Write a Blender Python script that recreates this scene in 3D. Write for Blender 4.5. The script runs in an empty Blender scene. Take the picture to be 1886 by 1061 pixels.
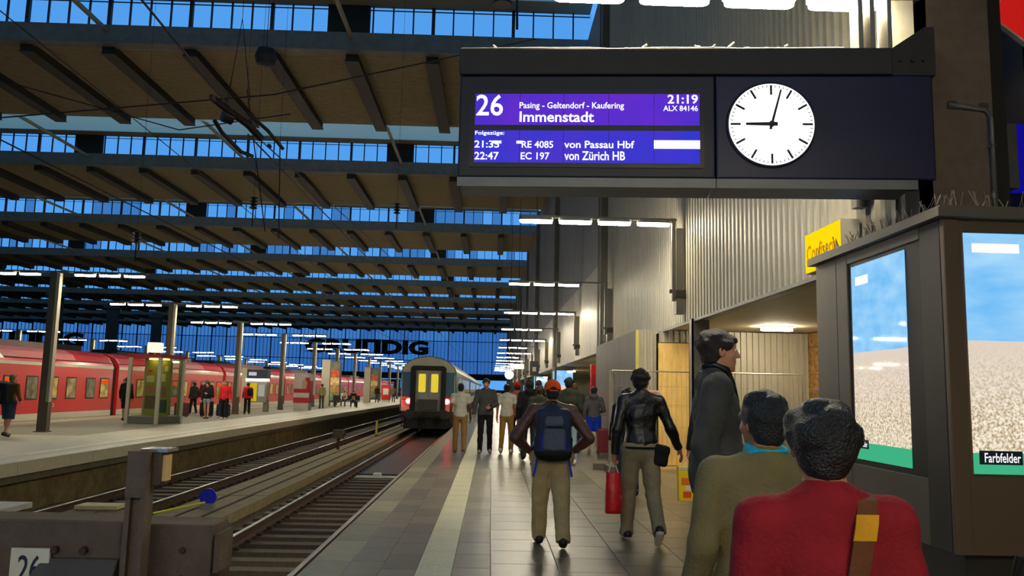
import bpy, bmesh, math, random
import numpy as np
from mathutils import Vector, Matrix, Euler

random.seed(7)
SC = bpy.context.scene
COL = SC.collection

# ------------------------------------------------------------------ camera
FPX = 1500.0
EYE = 1.55
yv = Vector((905 - 943, -(719 - 530.5), -FPX)).normalized()          # world +Y seen in camera axes (track direction)
zv = Vector((0.0224, 1.0, 0.0)); zv.z = (yv.x * zv.x + yv.y * zv.y) / (-yv.z); zv.normalize()
xv = yv.cross(zv)
cam_d = bpy.data.cameras.new('camera'); cam = bpy.data.objects.new('camera', cam_d); COL.objects.link(cam)
cam_d.sensor_fit = 'HORIZONTAL'; cam_d.sensor_width = 36.0; cam_d.lens = 36.0 * FPX / 1886.0
cam_d.clip_start = 0.05; cam_d.clip_end = 2000
cam.matrix_world = Matrix((xv, yv, zv)).to_4x4()
cam.location = (0, 0, EYE)
SC.camera = cam

# ------------------------------------------------------------------ sky and exposure
world = bpy.data.worlds.new('dusk_sky'); SC.world = world; world.use_nodes = True
nt = world.node_tree
bg = nt.nodes['Background']
bg.inputs['Color'].default_value = (0.095, 0.37, 0.88, 1)
bg.inputs['Strength'].default_value = 1.0
SC.view_settings.view_transform = 'Standard'; SC.view_settings.look = 'None'
SC.view_settings.gamma = 1.0; SC.view_settings.use_curve_mapping = False
SC.view_settings.exposure = 0.12
SC.cycles.use_denoising = True
SC.cycles.max_bounces = 6; SC.cycles.diffuse_bounces = 4; SC.cycles.glossy_bounces = 3; SC.cycles.transparent_max_bounces = 14
SC.cycles.use_adaptive_sampling = True; SC.cycles.adaptive_threshold = 0.02
SC.cycles.sample_clamp_indirect = 6.0
LAMP = 140.0          # radiance of the LED platform lamps

# ------------------------------------------------------------------ materials
def lin(c):
    o = []
    for v in c:
        v = v / 255.0
        o.append(v / 12.92 if v <= 0.04045 else ((v + 0.055) / 1.055) ** 2.4)
    return tuple(o)
MATS = {}
def M(name, col, rough=0.6, metal=0.0, var=0.0, scale=6.0, bump=0.0, bscale=40.0, spec=0.5, stretch=None, sheen=0.0, coat=0.0):
    """plain procedural surface: colour with optional noise variation and fine relief"""
    if name in MATS: return MATS[name]
    m = bpy.data.materials.new(name); m.use_nodes = True; MATS[name] = m
    t = m.node_tree; b = t.nodes['Principled BSDF']
    c = lin(col)
    b.inputs['Base Color'].default_value = (*c, 1); b.inputs['Roughness'].default_value = rough
    b.inputs['Metallic'].default_value = metal; b.inputs['Specular IOR Level'].default_value = spec
    if sheen: b.inputs['Sheen Weight'].default_value = sheen
    if coat: b.inputs['Coat Weight'].default_value = coat; b.inputs['Coat Roughness'].default_value = 0.15
    if var or bump:
        tc = t.nodes.new('ShaderNodeTexCoord'); mp = t.nodes.new('ShaderNodeMapping')
        t.links.new(tc.outputs['Object'], mp.inputs['Vector'])
        if stretch: mp.inputs['Scale'].default_value = stretch
    if var:
        n = t.nodes.new('ShaderNodeTexNoise'); n.inputs['Scale'].default_value = scale; n.inputs['Detail'].default_value = 6
        n.inputs['Roughness'].default_value = 0.65
        t.links.new(mp.outputs['Vector'], n.inputs['Vector'])
        r = t.nodes.new('ShaderNodeValToRGB')
        r.color_ramp.elements[0].position = 0.3; r.color_ramp.elements[1].position = 0.7
        r.color_ramp.elements[0].color = (*[v * (1 - var) for v in c], 1)
        r.color_ramp.elements[1].color = (*[min(1, v * (1 + var)) for v in c], 1)
        t.links.new(n.outputs['Fac'], r.inputs['Fac']); t.links.new(r.outputs['Color'], b.inputs['Base Color'])
    if bump:
        n2 = t.nodes.new('ShaderNodeTexNoise'); n2.inputs['Scale'].default_value = bscale; n2.inputs['Detail'].default_value = 4
        t.links.new(mp.outputs['Vector'], n2.inputs['Vector'])
        bp = t.nodes.new('ShaderNodeBump'); bp.inputs['Strength'].default_value = bump; bp.inputs['Distance'].default_value = 0.02
        t.links.new(n2.outputs['Fac'], bp.inputs['Height']); t.links.new(bp.outputs['Normal'], b.inputs['Normal'])
    return m
def EM(name, col, strength=1.0):
    if name in MATS: return MATS[name]
    m = bpy.data.materials.new(name); m.use_nodes = True; MATS[name] = m
    t = m.node_tree; t.nodes.remove(t.nodes['Principled BSDF'])
    e = t.nodes.new('ShaderNodeEmission'); e.inputs['Color'].default_value = (*lin(col), 1); e.inputs['Strength'].default_value = strength
    t.links.new(e.outputs[0], t.nodes['Material Output'].inputs[0])
    return m
def GLASS(name, tint, gloss=1.0, rough=0.03):
    """thin pane: tinted see-through plus a Fresnel reflection"""
    if name in MATS: return MATS[name]
    m = bpy.data.materials.new(name); m.use_nodes = True; MATS[name] = m
    t = m.node_tree; t.nodes.remove(t.nodes['Principled BSDF'])
    tr = t.nodes.new('ShaderNodeBsdfTransparent'); tr.inputs[0].default_value = (*tint, 1)
    g = t.nodes.new('ShaderNodeBsdfGlossy'); g.inputs['Roughness'].default_value = rough; g.inputs['Color'].default_value = (gloss, gloss, gloss, 1)
    lw = t.nodes.new('ShaderNodeLayerWeight'); lw.inputs['Blend'].default_value = 0.5
    pw = t.nodes.new('ShaderNodeMath'); pw.operation = 'POWER'; pw.inputs[1].default_value = 4.0; t.links.new(lw.outputs['Facing'], pw.inputs[0])
    f = t.nodes.new('ShaderNodeMath'); f.operation = 'MULTIPLY_ADD'; f.inputs[1].default_value = 0.6; f.inputs[2].default_value = 0.03; t.links.new(pw.outputs[0], f.inputs[0])
    mx = t.nodes.new('ShaderNodeMixShader')
    t.links.new(f.outputs[0], mx.inputs[0]); t.links.new(tr.outputs[0], mx.inputs[1]); t.links.new(g.outputs[0], mx.inputs[2])
    t.links.new(mx.outputs[0], t.nodes['Material Output'].inputs[0])
    return m

lamp_white = EM('led_white', (255, 243, 214), LAMP)
steel_grey = M('painted_steel', (112, 110, 104), 0.45, 0.3, 0.12, 8)
dark_steel = M('dark_steel', (52, 50, 48), 0.5, 0.4, 0.2, 10)
black_rubber = M('black_rubber', (18, 18, 19), 0.7)
black_metal = M('black_metal', (24, 24, 26), 0.5, 0.3)
chrome = M('bare_metal', (170, 168, 165), 0.25, 0.9)
white_paint = M('white_paint', (215, 212, 200), 0.5, 0, 0.05, 5)

# ------------------------------------------------------------------ mesh helpers
class MB:
    def __init__(s): s.v = []; s.f = []; s.m = []; s.g = []
    def add(s, vs, fs, mi=0):
        s.g.append((len(s.v), len(s.f))); o = len(s.v); s.v += [tuple(p) for p in vs]
        s.f += [tuple(i + o for i in f) for f in fs]; s.m += [mi] * len(fs); return s
    def box(s, c, d, mi=0, rot=None):
        hx, hy, hz = d[0] / 2, d[1] / 2, d[2] / 2
        vs = [Vector((x, y, z)) for z in (-hz, hz) for y in (-hy, hy) for x in (-hx, hx)]
        if rot is not None:
            R = Euler(rot).to_matrix(); vs = [R @ p for p in vs]
        C = Vector(c)
        return s.add([p + C for p in vs], [(0, 2, 3, 1), (4, 5, 7, 6), (0, 1, 5, 4), (2, 6, 7, 3), (0, 4, 6, 2), (1, 3, 7, 5)], mi)
    def bx(s, x0, x1, y0, y1, z0, z1, mi=0):
        return s.box(((x0 + x1) / 2, (y0 + y1) / 2, (z0 + z1) / 2), (abs(x1 - x0), abs(y1 - y0), abs(z1 - z0)), mi)
    def tube(s, pts, r, n=8, mi=0, cap=True):
        pts = [Vector(p) for p in pts]; rs = r if isinstance(r, (list, tuple)) else [r] * len(pts)
        vs = []; fs = []
        up = Vector((0, 0, 1))
        for i, p in enumerate(pts):
            d = (pts[min(i + 1, len(pts) - 1)] - pts[max(i - 1, 0)]).normalized()
            a = d.cross(up if abs(d.z) < 0.95 else Vector((0, 1, 0))).normalized(); b = d.cross(a)
            for k in range(n):
                t = 2 * math.pi * k / n
                vs.append(p + (a * math.cos(t) + b * math.sin(t)) * rs[i])
        for i in range(len(pts) - 1):
            for k in range(n):
                k2 = (k + 1) % n
                fs.append((i * n + k, i * n + k2, (i + 1) * n + k2, (i + 1) * n + k))
        if cap:
            fs.append(tuple(range(n))[::-1]); fs.append(tuple(range((len(pts) - 1) * n, len(pts) * n)))
        return s.add(vs, fs, mi)
    def cyl(s, p0, p1, r, n=16, mi=0): return s.tube([p0, p1], r, n, mi)
    def prism(s, poly, a0, a1, axis='y', mi=0, mis=None):
        """extrude a closed polygon; axis y: poly is (x,z); axis x: poly is (y,z); axis z: poly is (x,y)"""
        def P(p, a):
            return (p[0], a, p[1]) if axis == 'y' else ((a, p[0], p[1]) if axis == 'x' else (p[0], p[1], a))
        n = len(poly)
        vs = [P(p, a0) for p in poly] + [P(p, a1) for p in poly]
        s.g.append((len(s.v), len(s.f))); o = len(s.v); s.v += vs
        for i in range(n):
            j = (i + 1) % n
            s.f.append((o + i, o + j, o + n + j, o + n + i)); s.m.append(mis[i] if mis else mi)
        s.f.append(tuple(o + i for i in range(n))[::-1]); s.m.append(mi)
        s.f.append(tuple(o + n + i for i in range(n))); s.m.append(mi)
        return s
    def lathe(s, prof, c=(0, 0, 0), n=20, mi=0):
        vs = []; fs = []
        for r, z in prof:
            for k in range(n):
                t = 2 * math.pi * k / n
                vs.append((c[0] + r * math.cos(t), c[1] + r * math.sin(t), c[2] + z))
        for i in range(len(prof) - 1):
            for k in range(n):
                k2 = (k + 1) % n
                fs.append((i * n + k, i * n + k2, (i + 1) * n + k2, (i + 1) * n + k))
        fs.append(tuple(range(n))[::-1]); fs.append(tuple(range((len(prof) - 1) * n, len(prof) * n)))
        return s.add(vs, fs, mi)
    def mesh(s, name, mats, smooth=False):
        me = bpy.data.meshes.new(name); me.from_pydata(s.v, [], s.f)
        if not isinstance(mats, (list, tuple)): mats = [mats]
        for m in mats: me.materials.append(m)
        if len(mats) > 1: me.polygons.foreach_set('material_index', s.m)
        bm = bmesh.new(); bm.from_mesh(me); bmesh.ops.recalc_face_normals(bm, faces=bm.faces); bm.to_mesh(me); bm.free()
        if smooth: me.polygons.foreach_set('use_smooth', [True] * len(me.polygons))
        me.update(); return me
    def each(s, name, mats, parent=None, loc=(0, 0, 0)):
        """every primitive of this builder as an object of its own"""
        out = []
        for i, (v0, f0) in enumerate(s.g):
            v1, f1 = s.g[i + 1] if i + 1 < len(s.g) else (len(s.v), len(s.f))
            b = MB(); b.v = s.v[v0:v1]; b.f = [tuple(k - v0 for k in f) for f in s.f[f0:f1]]; b.m = s.m[f0:f1]
            out.append(put(name, b.mesh(name, mats), parent, loc))
        return out
    def build(s, name, mats, parent=None, loc=(0, 0, 0), rz=0.0, smooth=False, bevel=0.0):
        return put(name, s.mesh(name, mats, smooth), parent, loc, rz, bevel)
def put(name, me, parent=None, loc=(0, 0, 0), rz=0.0, bevel=0.0):
    o = bpy.data.objects.new(name, me); COL.objects.link(o); o.parent = parent
    o.location = loc; o.rotation_euler = (0, 0, rz)
    if bevel:
        b = o.modifiers.new('bevel', 'BEVEL'); b.width = bevel; b.segments = 2; b.limit_method = 'ANGLE'
    return o
def tag(o, label, cat, group=None):
    o['label'] = label; o['category'] = cat
    if group: o['group'] = group
    return o
def thing(name, label, cat, loc=(0, 0, 0), rz=0.0, group=None):
    o = bpy.data.objects.new(name, None); COL.objects.link(o); o.location = loc; o.rotation_euler = (0, 0, rz)
    o.empty_display_size = 0.2
    return tag(o, label, cat, group)
def struct(o, label=None):
    o['kind'] = 'structure'
    if label: o['label'] = label
    return o
def structure(name, label, loc=(0, 0, 0)):
    o = bpy.data.objects.new(name, None); COL.objects.link(o); o.location = loc
    return struct(o, label)
def text(name, s, mat, parent, u0, u1, v0, v1, y=0.0, bold=0.0, xf=None, depth=0.0):
    """lettering fitted into the rectangle u0..u1 x v0..v1 of its parent's XZ plane, facing -Y (xf re-maps the points)"""
    cu = bpy.data.curves.new(name, 'FONT'); cu.body = s; cu.size = 1.0; cu.offset = bold; cu.resolution_u = 3; cu.extrude = 0.0
    ob = bpy.data.objects.new(name, cu); COL.objects.link(ob)
    dg = bpy.context.evaluated_depsgraph_get(); dg.update()
    me = bpy.data.meshes.new_from_object(ob.evaluated_get(dg))
    bpy.data.objects.remove(ob); bpy.data.curves.remove(cu)
    n = len(me.vertices); a = np.empty(n * 3); me.vertices.foreach_get('co', a); a = a.reshape(n, 3)
    mn = a.min(0); mx = a.max(0)
    u = u0 + (a[:, 0] - mn[0]) / (mx[0] - mn[0]) * (u1 - u0)
    v = v0 + (a[:, 1] - mn[1]) / (mx[1] - mn[1]) * (v1 - v0)
    w = np.full(n, y)
    co = np.stack([u, w, v], 1) if xf is None else np.array([xf(p) for p in np.stack([u, w, v], 1)])
    me.vertices.foreach_set('co', co.ravel()); me.materials.clear(); me.materials.append(mat); me.name = name
    me.update()
    if depth:
        bm = bmesh.new(); bm.from_mesh(me)
        r = bmesh.ops.extrude_face_region(bm, geom=bm.faces[:])
        bmesh.ops.translate(bm, vec=(0, depth, 0), verts=[e for e in r['geom'] if isinstance(e, bmesh.types.BMVert)])
        bmesh.ops.recalc_face_normals(bm, faces=bm.faces)
        bm.to_mesh(me); bm.free()
    return put(name, me, parent)
ORD = ['first', 'second', 'third', 'fourth', 'fifth', 'sixth', 'seventh', 'eighth', 'ninth', 'tenth', 'eleventh', 'twelfth',
       'thirteenth', 'fourteenth', 'fifteenth', 'sixteenth', 'seventeenth', 'eighteenth']
# ================================================================== the setting
# ---- near platform
def paving(name, c1, c2, w, h, mortar, rough, rvar=0.12, joint=(60, 56, 46)):
    m = bpy.data.materials.new(name); m.use_nodes = True; t = m.node_tree; b = t.nodes['Principled BSDF']
    tc = t.nodes.new('ShaderNodeTexCoord'); br = t.nodes.new('ShaderNodeTexBrick')
    br.inputs['Scale'].default_value = 1.0; br.inputs['Brick Width'].default_value = w; br.inputs['Row Height'].default_value = h
    br.inputs['Mortar Size'].default_value = mortar; br.offset = 0.5
    br.inputs['Color1'].default_value = (*lin(c1), 1); br.inputs['Color2'].default_value = (*lin(c2), 1); br.inputs['Mortar'].default_value = (*lin(joint), 1)
    t.links.new(tc.outputs['Object'], br.inputs['Vector'])
    n = t.nodes.new('ShaderNodeTexNoise'); n.inputs['Scale'].default_value = 1.3; n.inputs['Detail'].default_value = 8
    t.links.new(tc.outputs['Object'], n.inputs['Vector'])
    mx = t.nodes.new('ShaderNodeMixRGB'); mx.blend_type = 'OVERLAY'; mx.inputs[0].default_value = 0.35
    t.links.new(br.outputs['Color'], mx.inputs[1]); t.links.new(n.outputs['Fac'], mx.inputs[2])
    t.links.new(mx.outputs[0], b.inputs['Base Color'])
    mr = t.nodes.new('ShaderNodeMapRange'); mr.inputs['To Min'].default_value = rough - rvar; mr.inputs['To Max'].default_value = rough + rvar
    t.links.new(n.outputs['Fac'], mr.inputs['Value']); t.links.new(mr.outputs[0], b.inputs['Roughness'])
    return m
pave_far = paving('paving_distance', (118, 111, 90), (108, 101, 82), 0.6, 0.6, 0.006, 0.34)
conc_side = M('platform_side_concrete', (108, 95, 66), 0.9, 0, 0.35, 3, 0.3, 20, 0.08)
YP0, YP1 = 4.6, 16.6
floor = structure('floor', 'grey paved railway platform with pale tactile strip')
mb = MB()
mb.bx(-1.57, 14, -16, YP0, -0.25, 0).bx(-1.57, 3.63, YP0, YP1, -0.25, -0.03).bx(3.63, 14, YP0, YP1, -0.25, 0).bx(-1.57, 14, YP1, 215, -0.25, 0)
mb.build('floor_base', pave_far, floor)
MB().bx(-1.45, -1.3, -16, 215, -1.15, -0.25).build('platform_side_wall', conc_side, floor)
slab_mats = {k: [M('slab_%s_%d' % (k, i), tuple(c * f for c in col), r, 0, 0.14, 5, 0.12, 60) for i, f in enumerate((0.92, 1.0, 1.07))]
             for k, col, r in (('coping', (146, 139, 110), 0.5), ('dark', (118, 109, 86), 0.42), ('light', (130, 121, 96), 0.38), ('aisle', (112, 104, 84), 0.3))}
tact_m = M('tactile_white', (218, 210, 176), 0.55, 0, 0.1, 8)
def slab_mesh(w, l, m, ribs=False):
    b = MB(); g = 0.0025; e = 0.003
    x, y = w / 2 - g, l / 2 - g
    b.add([(-x, -y, -0.03), (x, -y, -0.03), (x, y, -0.03), (-x, y, -0.03), (-x, -y, -e), (x, -y, -e), (x, y, -e), (-x, y, -e),
           (-x + e, -y + e, 0), (x - e, -y + e, 0), (x - e, y - e, 0), (-x + e, y - e, 0)],
          [(0, 1, 5, 4), (1, 2, 6, 5), (2, 3, 7, 6), (3, 0, 4, 7), (4, 5, 9, 8), (5, 6, 10, 9), (6, 7, 11, 10), (7, 4, 8, 11), (8, 9, 10, 11)])
    if ribs:
        for i in range(6):
            xx = -x + 0.025 + i * (2 * x - 0.05) / 5
            b.bx(xx - 0.012, xx + 0.012, -y + 0.008, y - 0.008, -0.001, 0.005)
    return b.mesh('paving_slab', m)
cols = [(-1.57, -1.22, 'coping', 1.0, 0), (-1.22, -0.915, 'dark', 0.6, 0.0), (-0.915, -0.61, 'dark', 0.6, 0.3), (-0.61, -0.30, 'tact', 0.6, 0.1),
        (-0.30, 0.03, 'light', 0.6, 0.2)] + [(0.03 + 0.6 * i, 0.63 + 0.6 * i, 'aisle', 0.6, 0.3 * (i % 2)) for i in range(6)]
for (x0, x1, k, l, off) in cols:
    if k == 'tact': meshes = [slab_mesh(x1 - x0, l, tact_m, True)]
    else: meshes = [slab_mesh(x1 - x0, l, m) for m in slab_mats[k]]
    y = YP0
    while y < YP1 - 0.01:
        ll = min(l, YP1 - y) if y > YP0 else l - off
        me = random.choice(meshes)
        o = put('paving_slab', me, floor, ((x0 + x1) / 2, y + ll / 2, 0)); o.scale = (1, ll / l, 1)
        y += ll
mb = MB().bx(-0.61, -0.30, YP1, 200, 0.0, 0.004)
mb.build('tactile_strip', tact_m, floor)
MB().bx(-1.57, -1.22, YP1, 200, 0.0, 0.003).build('coping_strip', slab_mats['coping'][1], floor)

# ---- track bed
def gravel(name, c, s):
    return M(name, c, 0.95, 0, 0.55, s, 1.0, 28, 0.2)
ball = gravel('ballast_stone', (96, 84, 64), 16)
mb = MB()
nx, ny = 24, 200
rng = random.Random(3)
vs = []
for j in range(ny + 1):
    for i in range(nx + 1):
        x = -9.40 + 8.0 * i / nx; y = 3 + 212 * (j / ny) ** 1.7
        z = -1.04 + rng.uniform(-0.03, 0.03)
        if -6.15 < x < -4.75: z += 0.10
        vs.append((x, y, z))
mb.add(vs, [(j * (nx + 1) + i, j * (nx + 1) + i + 1, (j + 1) * (nx + 1) + i + 1, (j + 1) * (nx + 1) + i) for j in range(ny) for i in range(nx)])
struct(mb.build('ground', ball), 'dark gravel track bed between the platforms')
mb = MB().bx(-400, 60, 205, 700, -1.6, -1.05).bx(-140, -17.6, -16, 200, -1.6, -1.05)
struct(mb.build('ground_outside', M('dark_ballast', (48, 44, 38), 0.95, 0, 0.3, 2)), 'dark ballast around and beyond the hall')
walk_m = M('walkway_concrete', (138, 122, 90), 0.9, 0, 0.22, 3, 0.3, 25)
wk = structure('walkway', 'beige concrete service path between the two tracks')
y = 9.0
wme = MB().bx(-0.62, 0.62, 0.008, 0.992, -0.2, 0.0).mesh('path_slab', walk_m)
for i in range(60):
    o = put('path_slab', wme, wk, (-5.35, y, -0.80 + rng.uniform(-0.006, 0.006))); y += 1.0
MB().bx(-5.97, -4.73, y, 205, -1.0, -0.8).build('path_distance', walk_m, wk)
dk = M('cable_duct', (40, 37, 31), 0.9)
MB().bx(-5.12, -5.06, 9, 200, -0.8, -0.785).bx(-5.58, -5.53, 9, 200, -0.8, -0.785).build('cable', dk, wk)

# ---- tracks
rail_side = M('rail_rust', (74, 54, 38), 0.8, 0.3, 0.25, 6)
rail_top = M('rail_polished', (150, 142, 128), 0.42, 0.8)
sleep_m = [M('sleeper_%d' % i, c, 0.85, 0, 0.3, 7, 0.3, 30) for i, c in enumerate([(84, 72, 52), (70, 60, 46), (98, 86, 64)])]
clip_m = M('rail_clip', (60, 48, 38), 0.7, 0.4)
def rail_mesh(y0, y1):
    b = MB()
    prof = [(-0.075, -0.17), (0.075, -0.17), (0.075, -0.155), (0.012, -0.13), (0.012, -0.045), (0.036, -0.035), (0.036, -0.005), (0.028, 0.0),
            (-0.028, 0.0), (-0.036, -0.005), (-0.036, -0.035), (-0.012, -0.045), (-0.012, -0.13), (-0.075, -0.155)]
    mis = [0] * len(prof); mis[7] = 1; mis[6] = 1; mis[8] = 1
    b.prism(prof, y0, y1, 'y', 0, mis)
    return b.mesh('rail', [rail_side, rail_top])
sl_meshes = []
for m in sleep_m:
    b = MB().prism([(-1.28, 0), (1.28, 0), (1.26, 0.16), (-1.26, 0.16)], -0.13, 0.13, 'y')
    sl_meshes.append(b.mesh('sleeper', m))
cl = MB()
for sx in (-1, 1):
    for dx in (-0.11, 0.11):
        cl.box((sx * 0.755 + dx, 0, 0.185), (0.08, 0.14, 0.05))
clip_me = cl.mesh('rail_clips', clip_m)
def track(label, xc, y0, y1, ysl):
    t = thing('railway_track', label, 'track', (xc, 0, -0.76))
    rm = rail_mesh(y0, y1)
    for s in (-1, 1): put('rail', rm, t, (s * 0.753, 0, 0))
    y = y0 + 0.4; i = 0
    while y < ysl:
        s = put('sleeper', random.choice(sl_meshes), t, (0, y, -0.35), random.uniform(-.012, .012))
        put('rail_clips', clip_me, s)['kind'] = 'stuff'
        y += 0.63; i += 1
    b = MB()
    while y < y1:
        b.box((0, y, -0.27), (2.56, 0.26, 0.16)); y += 0.63
    o = b.build('sleeper_run', sleep_m[1], t); o['kind'] = 'stuff'
    return t
t26 = track('railway track beside the near platform, leading under the blue coach', -3.17, 6.2, 205, 45)
t25 = track('railway track along the far platform, left of the concrete path', -7.27, 13.0, 205, 62)
b = MB()
for k in range(3): b.bx(-0.45, 0.45, 22.6 + k * 0.1, 22.62 + k * 0.1, -0.19, -0.12)
# shallow dark-toned concrete trough between the near rails
MB().bx(-0.62, 0.62, 24.0, 40.5, -0.2, -0.15).build('rail_bed_plate', M('dark_plate', (44, 42, 36), 0.6, 0, 0.3, 3), t26)
MB().bx(-0.62, 0.62, 23.4, 23.95, -0.2, -0.19).bx(-0.1, 0.1, 23.5, 23.8, -0.19, -0.09).build('drain_block', white_paint, t26)

# ---- far platform
pl = structure('floor_far_platform', 'wide pale grey far platform across the two tracks')
far_top = paving('far_platform_paving', (166, 158, 132), (154, 147, 122), 0.6, 0.4, 0.008, 0.5, 0.1, (110, 104, 86))
MB().bx(-17.65, -9.35, 4, 205, -0.25, 0).bx(-9.35, -8.95, 60, 205, -0.25, 0).bx(-17.65, -9.35, 4, 205, -0.3, -0.25).build('far_platform_base', far_top, pl)
MB().bx(-9.45, -9.15, 4, 205, -1.05, -0.02).bx(-17.65, -17.5, 4, 205, -1.05, -0.25).build('far_platform_side_wall', conc_side, pl)
MB().bx(-9.3, -9.02, 4, 205, -0.4, -0.25).build('far_platform_ledge', M('ledge_concrete', (96, 88, 68), 0.9, 0, 0.2, 3), pl)
edge_m = M('far_platform_edge', (196, 188, 158), 0.6, 0, 0.1, 4)
em = MB().bx(-0.2, 0.2, 0.006, 0.994, -0.25, 0.0).mesh('edge_slab', edge_m)
for i in range(56): put('edge_slab', em, pl, (-9.15, 4 + i, 0))
MB().bx(-9.9, -9.62, 4, 205, 0, 0.004).bx(-17.1, -16.85, 4, 205, 0, 0.004).build('guide_strip', edge_m, pl)
MB().bx(-16.2, -11.8, 24, 70, 0, 0.003).build('asphalt_strip', M('asphalt_pale', (120, 114, 96), 0.7, 0, 0.15, 4), pl)

# ---- roof: flat boarded bays, white sloping soffits, glass strips
RX1, RX0 = 3.9, -135.0
PITCH = 3.47
panel_m = M('ceiling_boards', (134, 121, 90), 0.85, 0, 0.16, 3)
nt_ = panel_m.node_tree
w = nt_.nodes.new('ShaderNodeTexWave'); w.bands_direction = 'Y'; w.inputs['Scale'].default_value = 1.6; w.inputs['Distortion'].default_value = 0.2
tcn = nt_.nodes.new('ShaderNodeTexCoord'); nt_.links.new(tcn.outputs['Object'], w.inputs['Vector'])
bpn = nt_.nodes.new('ShaderNodeBump'); bpn.inputs['Strength'].default_value = 0.8; bpn.inputs['Distance'].default_value = 0.05
nt_.links.new(w.outputs['Fac'], bpn.inputs['Height']); nt_.links.new(bpn.outputs['Normal'], nt_.nodes['Principled BSDF'].inputs['Normal'])
rib_m = M('roof_rib', (34, 31, 26), 0.7, 0, 0.2, 3)
beam_m = M('roof_beam', (104, 104, 104), 0.7, 0, 0.2, 2)
soff_m = M('roof_soffit_white', (226, 236, 252), 0.7, 0, 0.06, 1)
_t = soff_m.node_tree; _tr = _t.nodes.new('ShaderNodeBsdfTranslucent'); _tr.inputs[0].default_value = (1.0, .70, .42, 1)   # milky roof sheeting lets some sky through
_mx = _t.nodes.new('ShaderNodeMixShader'); _mx.inputs[0].default_value = 0.55
_t.links.new(_t.nodes['Principled BSDF'].outputs[0], _mx.inputs[1]); _t.links.new(_tr.outputs[0], _mx.inputs[2]); _t.links.new(_mx.outputs[0], _t.nodes['Material Output'].inputs[0])
gutter_m = M('roof_gutter', (150, 136, 108), 0.7)
mull_m = M('roof_mullion', (36, 38, 42), 0.6)
vent_m = M('roof_vent', (24, 22, 20), 0.8)
sky_glass = GLASS('roof_glass', (0.93, 0.95, 0.97), 0.3)
dirty_glass = GLASS('roof_glass_dirty', (0.66, 0.70, 0.76), 0.3)
roof = structure('ceiling', 'station hall roof of brown boarded bays, dark ribs and glass strips')
ZB = 15.9
rib_me = MB().bx(-0.26, 0.26, 0.1, 9.7, -0.36, 0.0).bx(-0.3, 0.3, 0.1, 9.7, -0.41, -0.36).mesh('rib', rib_m)
pan_me = MB().bx(-PITCH / 2, PITCH / 2, 0.1, 9.75, -0.02, 0.1).mesh('ceiling_panel', panel_m)
pane_me = MB().bx(-PITCH / 8 + .03, PITCH / 8 - .03, -0.01, 0.01, 0.0, 1.3)
pane_a = pane_me.mesh('glass_pane', sky_glass); pane_b = pane_me.mesh('glass_pane', dirty_glass)
mul_t = MB().bx(-0.03, 0.03, -0.05, 0.05, 0, 1.3).mesh('mullion', mull_m)
mul_w = MB().bx(-0.07, 0.07, -0.09, 0.09, 0, 1.3).mesh('mullion', mull_m)
vent_me = MB().bx(-0.9, 0.9, -0.12, 0.12, 0, 1.3).mesh('vent_panel', vent_m)
strut_me = MB().bx(-0.07, 0.07, 9.7, 19.9, 0.35, 0.5).mesh('strut', gutter_m)
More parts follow.
